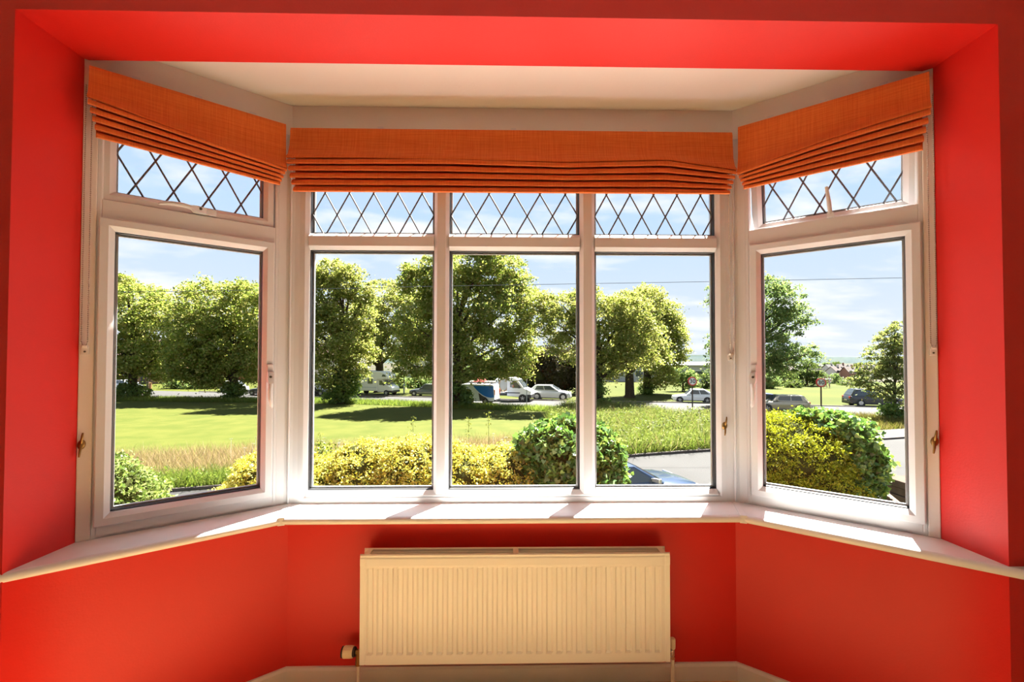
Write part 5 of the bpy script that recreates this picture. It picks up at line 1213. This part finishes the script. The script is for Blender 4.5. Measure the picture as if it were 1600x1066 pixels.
# the town on its slope beyond the park
def slope_z(Y): return GZ-2.0 if Y < 120 else GZ-6+max(0, (Y-200))*0.028
rt = random.Random(11)
names_ = []
TOWN = [('lower', 1088, 205, 592, 'RED'), ('lower', 1107, 212, 591, 'REN'), ('lower', 1126, 205, 592, 'RED'), ('lower', 1236, 200, 594, 'RED'), ('lower', 1305, 215, 594, 'REN'), ('lower', 1327, 208, 595, 'RED'), ('lower', 1350, 214, 595, 'REN'),
        ('upper', 1094, 275, 584, 'SL'), ('upper', 1112, 282, 583, 'RED'), ('upper', 1296, 275, 586, 'SL'), ('upper', 1314, 285, 585, 'RED'), ('upper', 1332, 278, 586, 'SL'), ('upper', 1350, 288, 585, 'RED'), ('upper', 1368, 280, 586, 'SL')]
ORD = 'first second third fourth fifth sixth seventh'.split(); cnt = {}
for row, u, Y, v, k in TOWN:
    wl, rf, wd = {'RED': (BRICK, ROOFR, 'pink roofed brick'), 'REN': (RENDER, ROOFR, 'pink roofed cream'), 'SL': (RENDER, SLATE, 'slate roofed cream')}[k]
    q = cnt[row] = cnt.get(row, -1)+1
    o = hs(u, Y, '%s town house beyond the park, %s from the left in the %s row' % (wd, ORD[q], row), rt.uniform(4.3, 4.9), 6, 4.4, 2.2, wl, rf, v=v, yaw=rt.uniform(-0.25, 0.2), nw=2)
    o['group'] = 'town houses beyond the park'
for u, w_, lb in ((1293, 40, 'long white block on the slope left of the young tree, under the hills'), (1100, 34, 'long white block far behind the left speed sign')):
    c = at(u, 577, 400); root = tag(empty('white_block', (c.x, 400, c.z), 0.1), lb, 'building')
    b = MB(); b.box((-w_/2, 0, 0), (w_/2, 14, 2.6)); b.build('wall', RENDER, parent=root)
    b = MB(); b.box((-w_/2-0.6, -0.6, 2.6), (w_/2+0.6, 14.6, 3.6)); b.build('roof', SWHITE, parent=root)
    for k in range(9):
        b = MB(); b.box((-w_/2+1.2+k*w_/9, -0.12, 0.8), (-w_/2+1.2+k*w_/9+2.2, 0.1, 2.0)); b.build('window', CGLASS, parent=root)
TSL = mat('town_slope', (0.030, 0.038, 0.018), 0.9, spec=0.1, var=(0.05, (0.055, 0.042, 0.034), 1.0))
b = MB()
rows = [(81, GZ-0.05), (150, at(1300, 602, 150).z), (200, at(1300, 593, 200).z), (270, at(1300, 587, 270).z), (400, at(1300, 578, 400).z), (700, at(1300, 568, 700).z)]
b.loft([[(-900, y, z), (1400, y, z)] for y, z in rows], cap=False, closed=False); struct(b.build('terrain', TSL))
HILLM = mat('hazed_wooded_hill', (0.020, 0.034, 0.034), 0.95, spec=0.05, var=(0.012, (0.028, 0.038, 0.028), 1.0))  # blue of distance haze is mixed into the hill colour
def hill(name, Y, prof, depth, z0):
    n = len(prof); rings = []
    for k, (f, g) in enumerate(((0, 0), (0.35, 0.62), (0.7, 0.92), (1, 1))):
        rings.append([(x, Y+depth*f+20*math.sin(x*0.013+k), z0+(z-z0)*g) for x, z in prof])
    rings.append([(x, Y+depth*1.5, z0-5) for x, z in prof])
    b = MB(); b.loft(rings, cap=False, closed=False); return struct(b.build(name, HILLM, smooth=80))
hr_ = random.Random(3)
prof = []
for i in range(70):
    u = -600+i*45; c = at(max(-900, min(2600, u)), 560, 1800)
    vv = 556.5+2.2*math.sin(u*0.011)+1.1*math.sin(u*0.037+1)+hr_.uniform(-0.4, 0.4)
    c = at(u, vv, 1800); prof.append((c.x, c.z))
hill('hills', 1500, prof, 300, -18)
# a thin veil of summer haze in the valley
hb = MB(); hb.box((-2500, 720, -60), (3500, 1450, 9)); hz = struct(hb.build('haze', [bpy.data.materials.new('summer_haze')]))
hm = hz.data.materials[0]; hm.use_nodes = True; nn = hm.node_tree.nodes; nn.clear()
vs = nn.new('ShaderNodeVolumeScatter'); vs.inputs['Color'].default_value = (0.72, 0.86, 1.0, 1); vs.inputs['Density'].default_value = 0.00005; vs.inputs['Anisotropy'].default_value = 0.35
oo = nn.new('ShaderNodeOutputMaterial'); hm.node_tree.links.new(vs.outputs[0], oo.inputs['Volume'])
# trees among the town
FT = [(1292, 330, 571, 5, 'far round tree above the long white block'), (1306, 325, 571, 6, 'far spreading tree above the long white block, right one'),
      (1288, 240, 588, 6, 'first far tree from the left between the two town house rows'), (1322, 245, 588, 7, 'second far tree from the left between the two town house rows'),
      (1342, 240, 589, 6, 'third far tree from the left between the two town house rows'), (1362, 245, 588, 7, 'fourth far tree from the left between the two town house rows'),
      (1098, 240, 585, 6, 'far tree between the town houses, left of the corner post'), (1117, 245, 585, 6, 'far tree between the town houses, hard by the corner post'),
      (1310, 450, 577, 5, 'far tree on the slope under the hills, left of its pair'), (1326, 460, 576, 5, 'far tree on the slope under the hills, right of its pair'),
      (1258, 250, 586, 8, 'far tree seen through the airy park tree'), (1278, 190, 597, 7, 'far tree at the foot of the town, behind the right speed sign'), (1316, 180, 600, 6, 'far tree at the foot of the town, right of the walkers'), (1340, 185, 600, 7, 'far tree at the foot of the town, left edge of the young tree')]
for k, (u, Y, v, r, lb) in enumerate(FT):
    bush('far_tree', lb, u, Y, [(u, v, r, r*0.72), (u+r*0.6, v+1.5, r*0.7, r*0.5)], FARL if k % 2 else GREEN, 80+k, 1.3, 0.5, 40, 0.8, 'tree', zb=at(u, v+r*0.8+2, Y).z)
